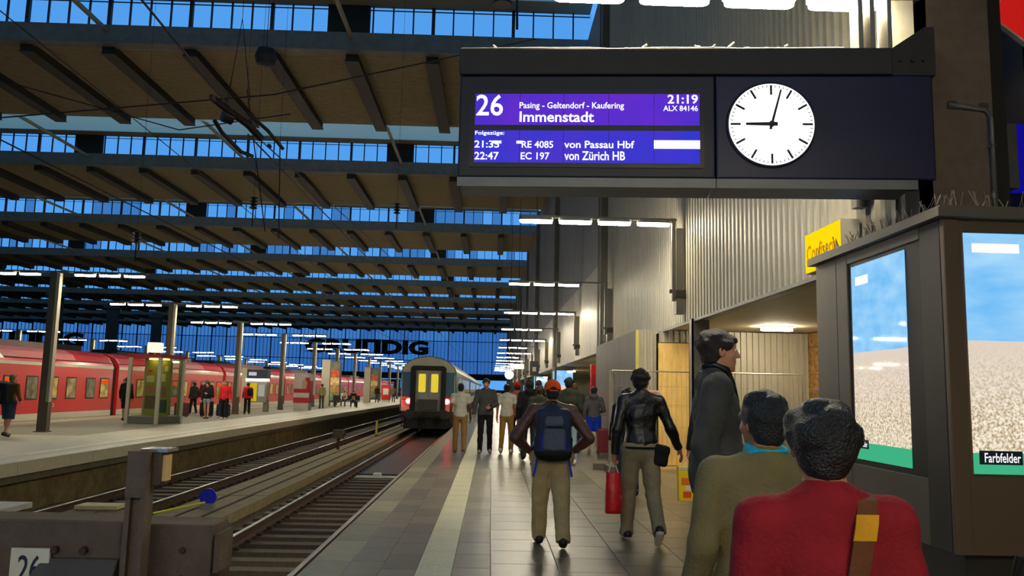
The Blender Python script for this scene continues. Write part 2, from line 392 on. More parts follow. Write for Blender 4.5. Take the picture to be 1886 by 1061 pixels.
for n in range(-2, 9):
    Y = 33.7 + 20 * n
    xmin = max(RX0, -0.66 * (Y + 22) - 4)
    MB().bx(RX0, RX1, Y - 0.25, Y + 0.2, ZB - 0.05, ZB + 0.75).bx(RX0, RX1, Y - 0.35, Y + 0.3, ZB - 0.09, ZB - 0.03).build('beam', beam_m, roof)
    b = MB().add([(RX0, Y + 9.75, ZB + .1), (RX1, Y + 9.75, ZB + .1), (RX1, Y + 19.0, ZB + 2.05), (RX0, Y + 19.0, ZB + 2.05)], [(0, 1, 2, 3)])
    b.build('soffit', soff_m, roof)
    MB().bx(RX0, RX1, Y + 18.95, Y + 20.1, ZB + 2.05, ZB + 2.2).build('gutter', gutter_m, roof)
    k0 = 0; xs = []
    x = -2.91 + PITCH * 1
    while x > xmin: xs.append(x); x -= PITCH
    if n >= -1:
        for x in xs:
            if n <= 6: put('rib', rib_me, roof, (x, Y, ZB))
        if n > 6:
            b = MB()
            for x in xs: b.bx(x - 0.25, x + 0.25, Y + 0.1, Y + 9.7, ZB - 0.45, ZB)
            o = b.build('rib_run', rib_m, roof); o['kind'] = 'stuff'
    if 0 <= n <= 4:
        MB().bx(0.56 + 0.02, RX1, Y + .1, Y + 9.75, ZB - .02, ZB + .1).build('ceiling_panel', panel_m, roof)
        for x in xs: put('ceiling_panel', pan_me, roof, (x - PITCH / 2, Y, ZB + random.uniform(-.012, .012)))
        MB().bx(RX0, xs[-1] - PITCH, Y + .1, Y + 9.75, ZB - .02, ZB + .1).build('ceiling_panel_edge', panel_m, roof)
    else:
        MB().bx(RX0, RX1, Y + .1, Y + 9.75, ZB - .02, ZB + .1).build('ceiling_panel', panel_m, roof)
    for k in range(0, 6):
        vx = -6.55 - 20.82 * k
        if vx > xmin: put('vent_panel', vent_me, roof, (vx, Y, ZB + 0.75))
    if n >= 0:
        for k in range(0, 13):
            sx = -6.38 - 10.41 * k
            if sx > xmin: put('strut', strut_me, roof, (sx, Y - 20, ZB + 0.1))
    if 0 <= n <= 3:
        i = 0; x = 0.56 + PITCH
        while x > xmin:
            p = PITCH / 4
            dirty = n >= 2 and random.random() < 0.45
            if x - p / 2 < RX1: put('glass_pane', pane_b if dirty else pane_a, roof, (x - p / 2, Y, ZB + 0.75))
            if x < RX1: put('mullion', mul_w if i % 4 == 0 else mul_t, roof, (x, Y, ZB + 0.75))
            x -= p; i += 1
        MB().bx(xmin, RX1, Y - .03, Y + .03, ZB + 1.87, ZB + 1.9).build('transom', mull_m, roof)
        if xmin > RX0: MB().bx(RX0, xmin - 1, Y - .01, Y + .01, ZB + .75, ZB + 2.05).build('glass_strip', sky_glass, roof)
    else:
        MB().bx(RX0, RX1, Y - .01, Y + .01, ZB + .75, ZB + 2.05).build('glass_strip', sky_glass if n > 0 else dirty_glass, roof)
        b = MB(); x = 0.56
        while x > xmin: b.bx(x - .04, x + .04, Y - .05, Y + .05, ZB + .75, ZB + 2.05); x -= PITCH / 4
        o = b.build('mullion_run', mull_m, roof); o['kind'] = 'stuff'

# ---- glazed end wall of the hall
ew = structure('wall_end', 'tall blue glazed end wall of the station hall', (0, 200, 0))
end_glass = GLASS('end_glass', (0.56, 0.60, 0.70), 0.1)
end_glass2 = GLASS('end_glass_pale', (0.66, 0.70, 0.77), 0.1)
zr = [5.3, 8.4, 13.2, 16.6]
x = 3.6; cols_x = []
while x > -132: cols_x.append(x); x -= 3.6
for r in range(3):
    z0, z1 = zr[r], zr[r + 1]
    pm = [MB().bx(-3.55, -0.05, -.02, .02, z0 + .05, z1 - .05).mesh('glass_pane', g) for g in (end_glass, end_glass2)]
    for x in cols_x: put('glass_pane', pm[1] if random.random() < (0.45 if r == 2 else 0.12) else pm[0], ew, (x, 0, 0))
vm = MB().bx(-.1, .1, -.2, .2, 5.2, 16.7).mesh('mullion', mull_m)
for x in cols_x: put('mullion', vm, ew, (x, 0, 0))
b = MB()
for x in cols_x:
    for q in (0.9, 1.8, 2.7): b.bx(x - q - .035, x - q + .035, -.08, .08, 5.2, 16.6)
o = b.build('glazing_bars', mull_m, ew); o['kind'] = 'stuff'
for z in zr[:-1]: MB().bx(-134, 4, -.12, .12, z - .08, z + .08).build('transom', mull_m, ew)
MB().bx(-134, 4, -.8, .5, 3.9, 5.3).build('lintel', M('end_wall_lintel', (22, 22, 24), 0.8), ew)
MB().bx(-134, 4, -.8, .5, 16.4, 18.6).build('gable_band', M('gable_dark', (40, 38, 36), 0.8), ew)
sign_dark = M('roof_letters_black', (12, 13, 16), 0.7)
for lab, u0 in (('dark block letters on the glass end wall above the blue coach', -45.6), ('dark block letters on the glass end wall at the left edge', -129.0)):
    t = thing('roof_lettering', lab, 'sign', (0, 199.5, 0))
    text('letters', 'GRUПDIG', sign_dark, t, u0, u0 + 30.0, 9.7, 13.3, 0.0, 0.055, depth=0.3)
    MB().bx(u0, u0 + 30, .3, .42, 10.0, 10.15).bx(u0, u0 + 30, .3, .42, 12.8, 12.95).build('support_rail', mull_m, t)
struct(MB().bx(-137, -135, -16, 205, -1.05, 18.5).build('wall_left', M('hall_wall', (110, 106, 98), 0.9)), 'far left side wall of the station hall')
struct(MB().bx(-137, 16, -17, -16, -1.05, 18.5).build('wall_back', M('concourse_wall', (140, 132, 116), 0.9)), 'concourse wall behind the viewer')
# hall columns in the middle of the roof
hc = M('hall_column', (58, 64, 76), 0.7, 0, 0.15, 1)
for k, y in enumerate((133.7, 153.7, 173.7)):
    t = thing('hall_column', '%s tall dark roof column from the left, standing behind the red train' % ORD[k], 'column', (-71.1, y, -1.05), 0, 'tall roof columns of the hall')
    MB().bx(-.95, .95, -.5, .5, 0, 17.2).build('shaft', hc, t)
    MB().bx(-1.5, 1.5, -.8, .8, 16.2, 16.9).build('capital', hc, t)
    MB().bx(-1.15, 1.15, -.7, .7, 0, 1.0).build('base', hc, t)

# ---- right side wall, fascia, soffit
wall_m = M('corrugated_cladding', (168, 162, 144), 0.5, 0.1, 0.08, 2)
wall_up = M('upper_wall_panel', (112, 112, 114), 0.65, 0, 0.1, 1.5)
wr = structure('wall_right', 'corrugated side wall above the platform', (3.65, 0, 0))
def corrugate(y0, y1, p, d):
    pts = []; y = y0
    while y < y1:
        pts += [(y, 0.0), (y + 0.42 * p, 0.0), (y + 0.5 * p, d), (y + 0.92 * p, d)]; y += p
    pts.append((y1, 0.0)); return pts
def sheet(b, pts, z0, z1, fn, mi=0):
    vs = [fn(a, d, z) for a, d in pts for z in (z0, z1)]
    b.add(vs, [(2 * i, 2 * i + 2, 2 * i + 3, 2 * i + 1) for i in range(len(pts) - 1)], mi)
pts = corrugate(7.2, 25.8, 0.2, 0.045)
b = MB(); sheet(b, [p for p in pts if p[0] < 8.7], 3.12, 16.2, lambda a, d, z: (d, a, z)); sheet(b, [p for p in pts if p[0] > 8.6], 2.92, 16.2, lambda a, d, z: (d, a, z)); b.build('corrugated_sheet', wall_m, wr)
MB().bx(0.05, 0.25, 8.7, 26, 2.9, 16.2).bx(0.05, 0.25, 7.2, 8.7, 3.12, 16.2).build('wall_core', wall_m, wr)
MB().bx(-.02, .06, 8.7, 26, 2.87, 2.92).build('sheet_edge_trim', steel_grey, wr)
y = 27.2
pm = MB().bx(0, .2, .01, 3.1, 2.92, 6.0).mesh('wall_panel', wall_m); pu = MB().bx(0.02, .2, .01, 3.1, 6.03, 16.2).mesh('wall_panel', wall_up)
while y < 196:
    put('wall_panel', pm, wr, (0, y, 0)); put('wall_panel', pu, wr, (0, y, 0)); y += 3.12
MB().bx(.2, .3, 25.6, 200, 2.9, 16.4).build('wall_core_far', wall_m, wr)
colm = M('wall_pillar', (96, 92, 86), 0.7, 0, 0.15, 2)
for k, y in enumerate((26.5, 46.3, 66.0, 86.0, 106, 126, 146, 166, 186)):
    t = thing('wall_pillar', '%s tall grey pillar along the right wall, counted from the departure board' % ORD[k + 1], 'pillar', (3.8, y, 0), 0, 'tall pillars along the right wall')
    MB().bx(-.32, .3, -.32, .32, 0.0, 16.3).build('shaft', colm, t)
    MB().bx(-.36, -.32, -.36, -.26, 0.0, 16.3).bx(-.36, -.32, .26, .36, 0, 16.3).build('corner_strip', steel_grey, t)
    MB().bx(-.36, .34, -.36, .36, 0, .25).build('plinth', dark_steel, t)
cl_m = M('soffit_cream', (206, 196, 166), 0.75, 0, 0.05, 1.5)
struct(MB().bx(3.72, 9.9, 8.6, 24.2, 2.92, 3.05).build('ceiling_passage', cl_m), 'cream soffit over the passage behind the fascia')
struct(MB().bx(3.85, 9.2, 24.2, 200, 2.92, 3.05).build('ceiling_side_aisle', cl_m), 'cream soffit over the side aisle further along')
struct(MB().bx(9.0, 9.2, 24.2, 200, 0, 2.92).build('wall_side_aisle', M('aisle_wall', (178, 168, 140), 0.7, 0, 0.08, 1)), 'pale back wall of the side aisle')
struct(MB().bx(10.0, 10.2, -16, 24.2, 0, 18).build('wall_passage', M('passage_wall', (120, 112, 98), 0.8)), 'wall on the far right behind the kiosk')
struct(MB().bx(3.9, 10, -16, 7.2, 5.6, 5.8).build('ceiling_right', M('dark_slab', (62, 58, 52), 0.85)), 'dark slab above the kiosk')
struct(MB().bx(3.92, 9.95, 8.62, 8.75, 3.06, 9).build('wall_upper', M('upper_brown', (84, 72, 60), 0.8, 0, .2, 2)), 'dark brown wall above and behind the kiosk')
# mottled stone pier right of the hoarding
stone = M('mottled_stone', (150, 108, 52), 0.8, 0, 0.7, 9)
pier = structure('wall_stone_pier', 'mottled ochre stone pier right of the corrugated hoarding')
for r in range(10):
    for c in range(4):
        MB().bx(6.75, 7.4, 15.0 + c * .58 + .01, 15.0 + c * .58 + .57, r * .29 + .005, r * .29 + .285).build('stone_block', stone, pier)
# construction hoarding
hd = structure('wall_hoarding', 'corrugated grey hoarding with a plywood door panel and smooth side')
pts = corrugate(3.1, 6.8, 0.13, 0.03)
b = MB(); sheet(b, [p for p in pts if p[0] < 3.53], 0.0, 2.9, lambda a, d, z: (a, 17.3 + d, z)); sheet(b, [p for p in pts if 3.5 < p[0] < 4.32], 2.65, 2.9, lambda a, d, z: (a, 17.3 + d, z))
sheet(b, [p for p in pts if p[0] > 4.26], 0.0, 2.9, lambda a, d, z: (a, 17.3 + d, z)); b.build('corrugated_sheet', wall_m, hd)
ply = M('plywood_yellow', (228, 188, 108), 0.6, 0, 0.16, 5, 0, 40, 0.5, (3, 1, 0.6))
MB().bx(3.53, 4.27, 17.25, 17.3, 0.06, 1.32).build('plywood_board', ply, hd)
MB().bx(3.53, 4.27, 17.25, 17.3, 1.325, 2.63).build('plywood_board', ply, hd)
MB().bx(3.45, 4.35, 17.1, 17.3, 0, 0.06).build('plywood_sill', ply, hd)
gp = M('hoarding_side', (98, 95, 88), 0.6, 0, 0.08, 2)
for k in range(3): MB().bx(3.06, 3.1, 17.32 + 2.23 * k, 17.32 + 2.23 * k + 2.215, 0, 2.9).build('side_panel', gp, hd)
MB().bx(3.05, 3.11, 17.27, 17.33, 0, 2.9).build('corner_strip', M('yellow_edge', (190, 176, 90), 0.6), hd)
MB().bx(3.1, 9, 23.95, 24.0, 0, 2.9).build('rear_panel', gp, hd)
# ================================================================== things
# ---- departure board with clock (local x along the board, face at y=0)
BR = math.atan2(-0.32, 4.0)
bd = thing('departure_board', 'large dark departure board with blue display and round lit clock', 'sign', (-0.34, 6.85, 0), BR)
navy = M('board_navy', (17, 19, 34), 0.45, 0.0, 0.1, 3)
navy2 = M('board_navy_panel', (26, 28, 58), 0.4, 0.0, 0.08, 3)
hsg = M('board_housing', (54, 48, 40), 0.6, 0.2, 0.12, 4)
tray = M('board_tray', (122, 120, 116), 0.45, 0.3, 0.08, 4)
MB().bx(0.0, 2.2, 0.0, 0.4, 3.37, 4.28).build('display_case', navy, bd, bevel=0.015)
MB().bx(2.205, 4.02, 0.0, 0.4, 3.37, 4.28).build('clock_case', navy2, bd, bevel=0.015)
MB().bx(-0.01, 3.69, -0.02, 0.45, 4.285, 4.52).build('top_beam', hsg, bd, bevel=0.01)
MB().prism([(3.70, 4.29), (4.06, 4.29), (4.06, 4.72), (3.98, 4.72), (3.70, 4.53)], 0.02, 0.3, 'y').build('gusset', hsg, bd)
b = MB()
for x in (3.77, 3.87, 3.96): b.cyl((x, 0.0, 4.42), (x, 0.02, 4.42), 0.018, 10)
b.each('gusset_bolt', dark_steel, bd)
MB().add([(0.0, -.005, 3.365), (2.2, -.005, 3.365), (2.2, .42, 3.33), (0.0, .42, 3.33), (0.0, -.005, 3.345), (2.2, -.005, 3.345), (2.2, .42, 3.30), (0.0, .42, 3.30)],
         [(0, 1, 2, 3), (4, 5, 6, 7), (0, 1, 5, 4), (1, 2, 6, 5), (2, 3, 7, 6), (3, 0, 4, 7)]).build('tray', tray, bd)
MB().add([(2.21, -.005, 3.365), (3.86, -.005, 3.365), (3.86, .42, 3.33), (2.21, .42, 3.33), (2.21, -.005, 3.345), (3.86, -.005, 3.345), (3.86, .42, 3.30), (2.21, .42, 3.30)],
         [(0, 1, 2, 3), (4, 5, 6, 7), (0, 1, 5, 4), (1, 2, 6, 5), (2, 3, 7, 6), (3, 0, 4, 7)]).build('tray', tray, bd)
MB().bx(0.1, 2.1, -0.012, 0.0, 3.455, 4.15).build('display_bezel', M('bezel', (30, 32, 36), 0.35), bd)
def lcd(name, c0, c1):
    m = bpy.data.materials.new(name); m.use_nodes = True; t = m.node_tree; t.nodes.remove(t.nodes['Principled BSDF'])
    tc = t.nodes.new('ShaderNodeTexCoord'); sp = t.nodes.new('ShaderNodeTexNoise'); sp.inputs['Scale'].default_value = 1.6
    r = t.nodes.new('ShaderNodeValToRGB'); r.color_ramp.elements[0].position = .35; r.color_ramp.elements[1].position = .65
    r.color_ramp.elements[0].color = (*lin(c0), 1); r.color_ramp.elements[1].color = (*lin(c1), 1)
    e = t.nodes.new('ShaderNodeEmission')
    t.links.new(tc.outputs['Object'], sp.inputs['Vector']); t.links.new(sp.outputs['Fac'], r.inputs[0]); t.links.new(r.outputs[0], e.inputs[0])
    t.links.new(e.outputs[0], t.nodes['Material Output'].inputs[0]); return m
lcd1 = lcd('display_violet', (70, 46, 196), (98, 44, 196)); lcd2 = lcd('display_blue', (46, 54, 200), (72, 52, 196))
seam = [0.138, 0.53, 0.908, 1.293, 1.678, 2.066]
for i in range(5):
    MB().bx(seam[i] + .002, seam[i + 1] - .002, -0.018, -0.012, 3.828, 4.105).build('display_module', lcd1, bd)
    MB().bx(seam[i] + .002, seam[i + 1] - .002, -0.018, -0.012, 3.495, 3.778).build('display_module', lcd2, bd)
dw = EM('display_white', (246, 246, 255), 1.25)
for s, u0, u1, v0, v1, bo in (('26', .149, .382, 3.907, 4.098, .012), ('Pasing - Geltendorf - Kaufering', .525, 1.423, 3.957, 4.03, .012), ('Immenstadt', .527, 1.167, 3.852, 3.946, .018),
                          ('21:19', 1.794, 2.05, 4.018, 4.099, .02), ('ALX 84146', 1.757, 2.05, 3.953, 4.002, .012), ('Folgezüge:', .146, .398, 3.727, 3.771, .014),
                          ('21:35', .142, .357, 3.622, 3.686, .015), ('RE 4085', .551, .821, 3.622, 3.684, .014), ('von Passau Hbf', .915, 1.512, 3.622, 3.688, .016),
                          ('22:47', .145, .355, 3.516, 3.585, .015), ('EC 197', .544, .79, 3.519, 3.583, .014), ('von Zürich HB', .917, 1.434, 3.516, 3.595, .016)):
    text('display_text', s, dw, bd, u0, u1, v0, v1, -0.0205, bo)
MB().bx(1.678, 2.066, -.0205, -.018, 3.621, 3.695).bx(.30, .375, -.0205, -.018, 3.66, 3.685).bx(.505, .56, -.0205, -.018, 3.66, 3.685).each('display_bar', dw, bd)
MB().bx(0.0, 2.195, -.012, .0, 3.285, 3.365).build('tray_lip', tray, bd); MB().bx(2.205, 3.86, -.012, .0, 3.285, 3.365).build('tray_lip', tray, bd)
# clock
cf = MB().cyl((0, -0.03, 0), (0, 0.0, 0), 0.356, 64).build('clock_face', EM('clock_white', (255, 254, 246), 1.6), bd, (2.664, 0, 3.837))
MB().tube([(0.365 * math.cos(a), -.02, 0.365 * math.sin(a)) for a in [2 * math.pi * i / 64 for i in range(65)]], 0.012, 6, 0, False).build('clock_rim', navy, cf)
tick_m = M('clock_mark', (22, 24, 26), 0.5)
tk = MB(); mi = MB()
for i in range(60):
    a = 2 * math.pi * i / 60
    if i % 5 == 0: tk.box((0.30 * math.sin(a), -0.032, 0.30 * math.cos(a)), (0.018, .004, 0.085), 0, (0, a, 0))
    else: mi.box((0.333 * math.sin(a), -0.032, 0.333 * math.cos(a)), (0.006, .004, 0.02), 0, (0, a, 0))
tk.each('hour_mark', tick_m, cf); mi.build('minute_marks', tick_m, cf)['kind'] = 'stuff'
def hand(L, w, ang, y):
    b = MB(); s, c = math.sin(ang), math.cos(ang)
    P = [(-w * .5, -.05), (w * .5, -.05), (w * .32, L), (-w * .32, L)]
    P = [(x * c + z * s, -x * s + z * c) for x, z in P]
    return b.prism(P, y, y - .004, 'y')
hand(.215, .034, math.radians(270), -.036).build('hour_hand', tick_m, cf)
hand(.31, .022, math.radians(15), -.042).build('minute_hand', tick_m, cf)
MB().cyl((0, -.03, 0), (0, -.05, 0), .026, 20).build('hub', tick_m, cf)
# anti-bird wires on top
wm = M('bird_wire', (226, 220, 204), 0.5)
b = MB(); rr = random.Random(5)
for k in range(5):
    y = 0.03 + .09 * k; z = 4.54 + .02 * k
    b.tube([(x, y, z + rr.uniform(-.006, .006)) for x in np.linspace(0, 3.3, 16)], .0045, 4)
for x in np.linspace(0.0, 3.3, 7):
    b.bx(x - .004, x + .004, .0, .42, 4.52, 4.528); b.bx(x - .004, x + .004, .2, .21, 4.52, 4.61)
for k in range(46):
    x = rr.uniform(0.02, 3.3); y = rr.uniform(0, .4); l = rr.uniform(.01, .06)
    b.tube([(x, y, 4.53 + rr.uniform(0, .05)), (x + l, y + rr.uniform(-.02, .02), 4.53 + rr.uniform(0, .06))], rr.uniform(.005, .011), 4)
o = b.build('bird_wire', wm, bd); o['kind'] = 'stuff'
# hanger posts above the board at its column end
MB().bx(3.42, 3.46, .0, .2, 4.52, 6.4).bx(3.52, 3.56, .0, .2, 4.52, 6.4).bx(3.665, 3.70, .0, .2, 4.52, 6.4).each('hanger_post', M('hanger', (140, 134, 116), 0.5, 0.2), bd)
MB().bx(3.72, 4.02, .31, .36, 4.5, 5.6).build('back_plate', M('cream_plate', (226, 216, 188), 0.6, 0, 0.08, 6), bd)

# ---- steel column that carries the board
colb = M('column_brown', (112, 97, 80), 0.65, 0.1, 0.2, 4)
sc_ = thing('steel_column', 'dark brown steel column carrying the departure board, rising from the kiosk', 'column', (3.9, 6.95, 0))
MB().bx(-.16, .40, -.12, .0, 3.03, 16).bx(0.40, .46, -.12, .35, 3.03, 16).bx(-.16, -.1, -.12, .35, 3.03, 16).build('channel', colb, sc_)
MB().bx(0.50, .72, .1, .5, 3.03, 16).build('rear_flange', M('column_dark', (38, 35, 33), 0.7), sc_)
MB().tube([(.42, -.15, 3.03), (.42, -.15, 4.02), (.38, -.15, 4.1), (.05, -.15, 4.13)], .022, 10).build('conduit', steel_grey, sc_, smooth=True)
MB().bx(.05, .12, -.16, -.12, 4.1, 4.16).bx(.33, .4, -.16, -.12, 4.09, 4.15).bx(.39, .45, -.17, -.12, 3.75, 3.78).build('conduit_clamp', chrome, sc_)

# ---- advertising kiosk with two lit screens
kiosk_m = M('kiosk_panel', (104, 97, 84), 0.5, 0.2, 0.06, 3)
kiosk_d = M('kiosk_corner', (48, 45, 42), 0.5, 0.2, 0.1, 3)
kiosk_b = M('kiosk_front_brown', (96, 78, 60), 0.5, 0.15, 0.06, 3)
def poster_mat(name, gain):
    m = bpy.data.materials.new(name); m.use_nodes = True; t = m.node_tree; t.nodes.remove(t.nodes['Principled BSDF'])
    N = t.nodes.new; L = t.links.new
    tc = N('ShaderNodeTexCoord'); sx = N('ShaderNodeSeparateXYZ'); L(tc.outputs['Generated'], sx.inputs[0])
    def ramp(els, interp='LINEAR'):
        r = N('ShaderNodeValToRGB'); r.color_ramp.interpolation = interp
        while len(r.color_ramp.elements) < len(els): r.color_ramp.elements.new(0.5)
        for e, (p, c) in zip(r.color_ramp.elements, els): e.position = p; e.color = (*lin(c), 1)
        return r
    n1 = N('ShaderNodeTexNoise'); n1.inputs['Scale'].default_value = 3; n1.inputs['Detail'].default_value = 6
    mp = N('ShaderNodeMapping'); mp.inputs['Scale'].default_value = (1, 1, 3.2); L(tc.outputs['Generated'], mp.inputs[0]); L(mp.outputs[0], n1.inputs[0])
    skyr = ramp([(0.3, (108, 184, 242)), (0.75, (170, 218, 249))]); L(n1.outputs['Fac'], skyr.inputs[0])
    n2 = N('ShaderNodeTexNoise'); n2.inputs['Scale'].default_value = 55; n2.inputs['Detail'].default_value = 5; L(tc.outputs['Object'], n2.inputs[0])
    whr = ramp([(0.36, (168, 146, 112)), (0.5, (222, 206, 178)), (0.66, (250, 243, 226))]); L(n2.outputs['Fac'], whr.inputs[0])
    flat = N('ShaderNodeMixRGB'); flat.inputs[2].default_value = (*lin((222, 206, 190)), 1); L(whr.outputs[0], flat.inputs[1])
    mr = N('ShaderNodeMapRange'); mr.inputs['From Min'].default_value = .2; mr.inputs['From Max'].default_value = .54; L(sx.outputs['Z'], mr.inputs['Value']); L(mr.outputs[0], flat.inputs[0])
    def step(v):
        g = N('ShaderNodeMath'); g.operation = 'GREATER_THAN'; g.inputs[1].default_value = v; L(sx.outputs['Z'], g.inputs[0]); return g
    m1 = N('ShaderNodeMixRGB'); L(step(0.545).outputs[0], m1.inputs[0]); L(flat.outputs[0], m1.inputs[1]); L(skyr.outputs[0], m1.inputs[2])
    m2 = N('ShaderNodeMixRGB'); L(step(0.085).outputs[0], m2.inputs[0]); m2.inputs[1].default_value = (*lin((62, 176, 128)), 1); L(m1.outputs[0], m2.inputs[2])
    e = N('ShaderNodeEmission'); e.inputs[1].default_value = gain; L(m2.outputs[0], e.inputs[0])
    gl = N('ShaderNodeBsdfGlossy'); gl.inputs['Roughness'].default_value = .04; gl.inputs['Color'].default_value = (.05, .05, .05, 1)
    ad = N('ShaderNodeAddShader'); L(e.outputs[0], ad.inputs[0]); L(gl.outputs[0], ad.inputs[1])
    L(ad.outputs[0], t.nodes['Material Output'].inputs[0]); return m
post = poster_mat('screen_wheatfield', 0.95)
lab_dark = M('screen_label', (28, 44, 62), 0.4); lab_w = EM('screen_label_white', (250, 250, 250), 1.0)
def kiosk(label, loc, near):
    """origin: near left corner on the floor; body goes +X and +Y"""
    t = thing('advertising_kiosk', label, 'kiosk', loc)
    W, D, H = 1.9, 2.45, 2.93
    MB().bx(.12, W, .12, D, 0.0, .44).build('plinth', kiosk_d, t)
    MB().bx(0.02, W, 0.4, D - .02, .44, H).build('body', kiosk_d, t)
    # left face: rear panel, screen panel, front strips
    MB().bx(0, .05, 1.95, D, .44, H).build('side_panel', kiosk_m, t, bevel=.006)
    MB().bx(0, .05, 1.70, 1.945, .44, H).build('side_panel', kiosk_m, t, bevel=.006)
    MB().bx(0, .05, .36, 1.695, .44, .95).build('side_panel', kiosk_m, t, bevel=.006); MB().bx(0, .05, .36, 1.695, 2.83, H).build('side_panel', kiosk_m, t, bevel=.006)
    MB().bx(0, .05, .06, .355, .44, H).build('corner_panel', kiosk_d, t, bevel=.006)
    MB().bx(0, .12, 0, .055, .44, H).build('corner_panel', kiosk_b, t, bevel=.006)
    MB().bx(0.015, .05, .36, 1.695, .95, 2.83).build('screen_bezel', black_metal, t)
    MB().bx(0.006, .016, .62, 1.62, 1.0, 2.79).build('screen', post, t)
    # front face
    MB().bx(.12, W, 0.02, .4, .44, 1.0).bx(.12, W, 0.02, .4, 2.84, H).bx(.125, .16, 0.02, .4, 1.0, 2.84).build('front_panel', kiosk_b, t)
    MB().bx(.16, W, 0.012, .03, 1.02, 2.82).build('screen', post, t)
    MB().bx(-.07, W, -.07, D + .05, H, H + .07).bx(-.04, W, -.04, D + .02, H + .07, H + .09).build('roof_cap', kiosk_m, t)
    if near:
        MB().bx(.22, .58, .004, .012, 2.67, 2.74).build('screen_label', lab_w, t)
        MB().bx(-.002, .006, 1.28, 1.52, 2.60, 2.68).build('screen_label', lab_w, t)
        MB().bx(.20, .52, .004, .012, 1.09, 1.19).build('screen_label', lab_dark, t)
        text('screen_text', 'Farbfelder', lab_w, t, .235, .505, 1.105, 1.175, .002, .01)
        MB().bx(-.002, .006, 1.36, 1.56, 1.10, 1.18).build('screen_label', lab_dark, t)
        text('screen_text', 'Farbfelder', lab_w, t, 0, 1, 1.115, 1.165, 0, .01, xf=lambda p: (-.004, 1.55 - .18 * p[0], p[2]))
        b = MB(); rr = random.Random(9)
        for k in range(150):
            if k < 80: x, y = rr.uniform(0, 1.8), rr.uniform(-.03, .1)
            else: x, y = rr.uniform(-.03, .1), rr.uniform(0, 2.4)
            z = H + .09
            b.tube([(x, y, z), (x + rr.uniform(-.05, .05), y + rr.uniform(-.05, .05), z + rr.uniform(.06, .13))], .004, 3)
        o = b.build('bird_spikes', M('spike', (120, 112, 98), 0.4, 0.5), t); o['kind'] = 'stuff'
    return t
kiosk('big grey advertising kiosk with wheat field screens at the right edge', (3.4, 6.0, 0), True)
kiosk('distant advertising kiosk, the nearer of two pale lit screens past the hoarding', (3.36, 43.4, 0), False).scale = (.5, 1, .95)
kiosk('distant advertising kiosk, the farther of two pale lit screens past the hoarding', (3.36, 63.1, 0), False).scale = (.5, 1, .95)

# ---- small signs on the right
t = thing('yellow_shop_sign', 'lit yellow shop sign box on the corrugated wall above the kiosk', 'sign', (3.65, 8.4, 2.9))
MB().bx(-.19, 0.0, -.46, .46, 0, .44).build('sign_box', M('sign_case', (176, 170, 156), 0.5, 0.2), t)
MB().bx(-.2, -.19, -.45, .45, .01, .43).build('sign_face', EM('sign_yellow', (255, 214, 12), 1.0), t)
text('sign_text', 'Confiserie', EM('sign_orange', (226, 150, 10), 0.8), t, 0, 1, .12, .30, 0, .02, xf=lambda p: (-.203, .40 - .8 * p[0], p[2]))
t = thing('red_corner_sign', 'tilted red sign with white edge in the top right corner', 'sign', (5.24, 7.5, 5.38))
o = MB().box((0, 0, 0), (.62, .06, .62), 0, (0, math.radians(38), 0)).build('sign_plate', EM('sign_red', (226, 34, 30), 0.6), t)
MB().box((0, .012, 0), (.66, .06, .66), 0, (0, math.radians(38), 0)).build('sign_border', white_paint, t)
MB().box((.14, -.035, .0), (.1, .01, .2), 0, (0, math.radians(38), 0)).build('sign_mark', black_metal, t)
t = thing('blue_sign_box', 'deep blue sign box with grey edge at the right edge above kiosk', 'sign', (5.24, 8.0, 3.72))
MB().bx(.1, 1.1, 0, .2, 0, .68).build('sign_face', EM('sign_blue', (20, 16, 150), 0.7), t)
MB().bx(0, .1, -.01, .22, 0, .68).build('sign_edge', steel_grey, t)
MB().bx(.3, .36, .06, .12, .68, 1.9).bx(.9, .96, .06, .12, .68, 1.9).build('hanger', dark_steel, t)
t = thing('junction_boxes', 'two small grey junction boxes on the corrugated wall under the board', 'box', (3.62, 7.75, 3.3))
MB().bx(-.08, .03, .0, .12, .12, .40).build('box_case', steel_grey, t); MB().bx(-.08, .03, -.16, -.03, .18, .40).build('box_case', steel_grey, t)

# ---- passage furniture
t = thing('support_column', 'grey steel column under the fascia with small painted marks', 'column', (3.76, 14.75, 0))
MB().bx(-.16, .16, -.12, -.09, 0, 2.92).bx(-.16, .16, .09, .12, 0, 2.92).bx(-.1, -.07, -.1, .1, 0, 2.92).bx(-.16, -.13, -.12, .12, 0, 2.92).build('shaft', M('column_grey', (128, 124, 114), 0.5, 0.2, 0.1, 4), t)
text('painted_mark', '26', tick_m, t, -.02, .12, 2.35, 2.55, -.125, .03)
MB().bx(.03, .09, -.125, -.12, 2.1, 2.16).build('painted_mark', tick_m, t)
t = thing('ceiling_lamp', 'oblong lit ceiling lamp in the cream soffit', 'lamp', (5.56, 15.8, 2.92))
def stadium(L, W, n=8):
    r = W / 2; P = []
    for i in range(n + 1):
        a = -math.pi / 2 + math.pi * i / n; P.append((L / 2 - r + r * math.cos(a), r * math.sin(a)))
    for i in range(n + 1):
        a = math.pi / 2 + math.pi * i / n; P.append((-L / 2 + r + r * math.cos(a), r * math.sin(a)))
    return P
MB().prism(stadium(.62, .16), -.09, -.005, 'z').build('diffuser', EM('led_soffit', (255, 240, 208), 115), t)
MB().prism(stadium(.68, .2), -.02, 0, 'z').build('rim', white_paint, t)
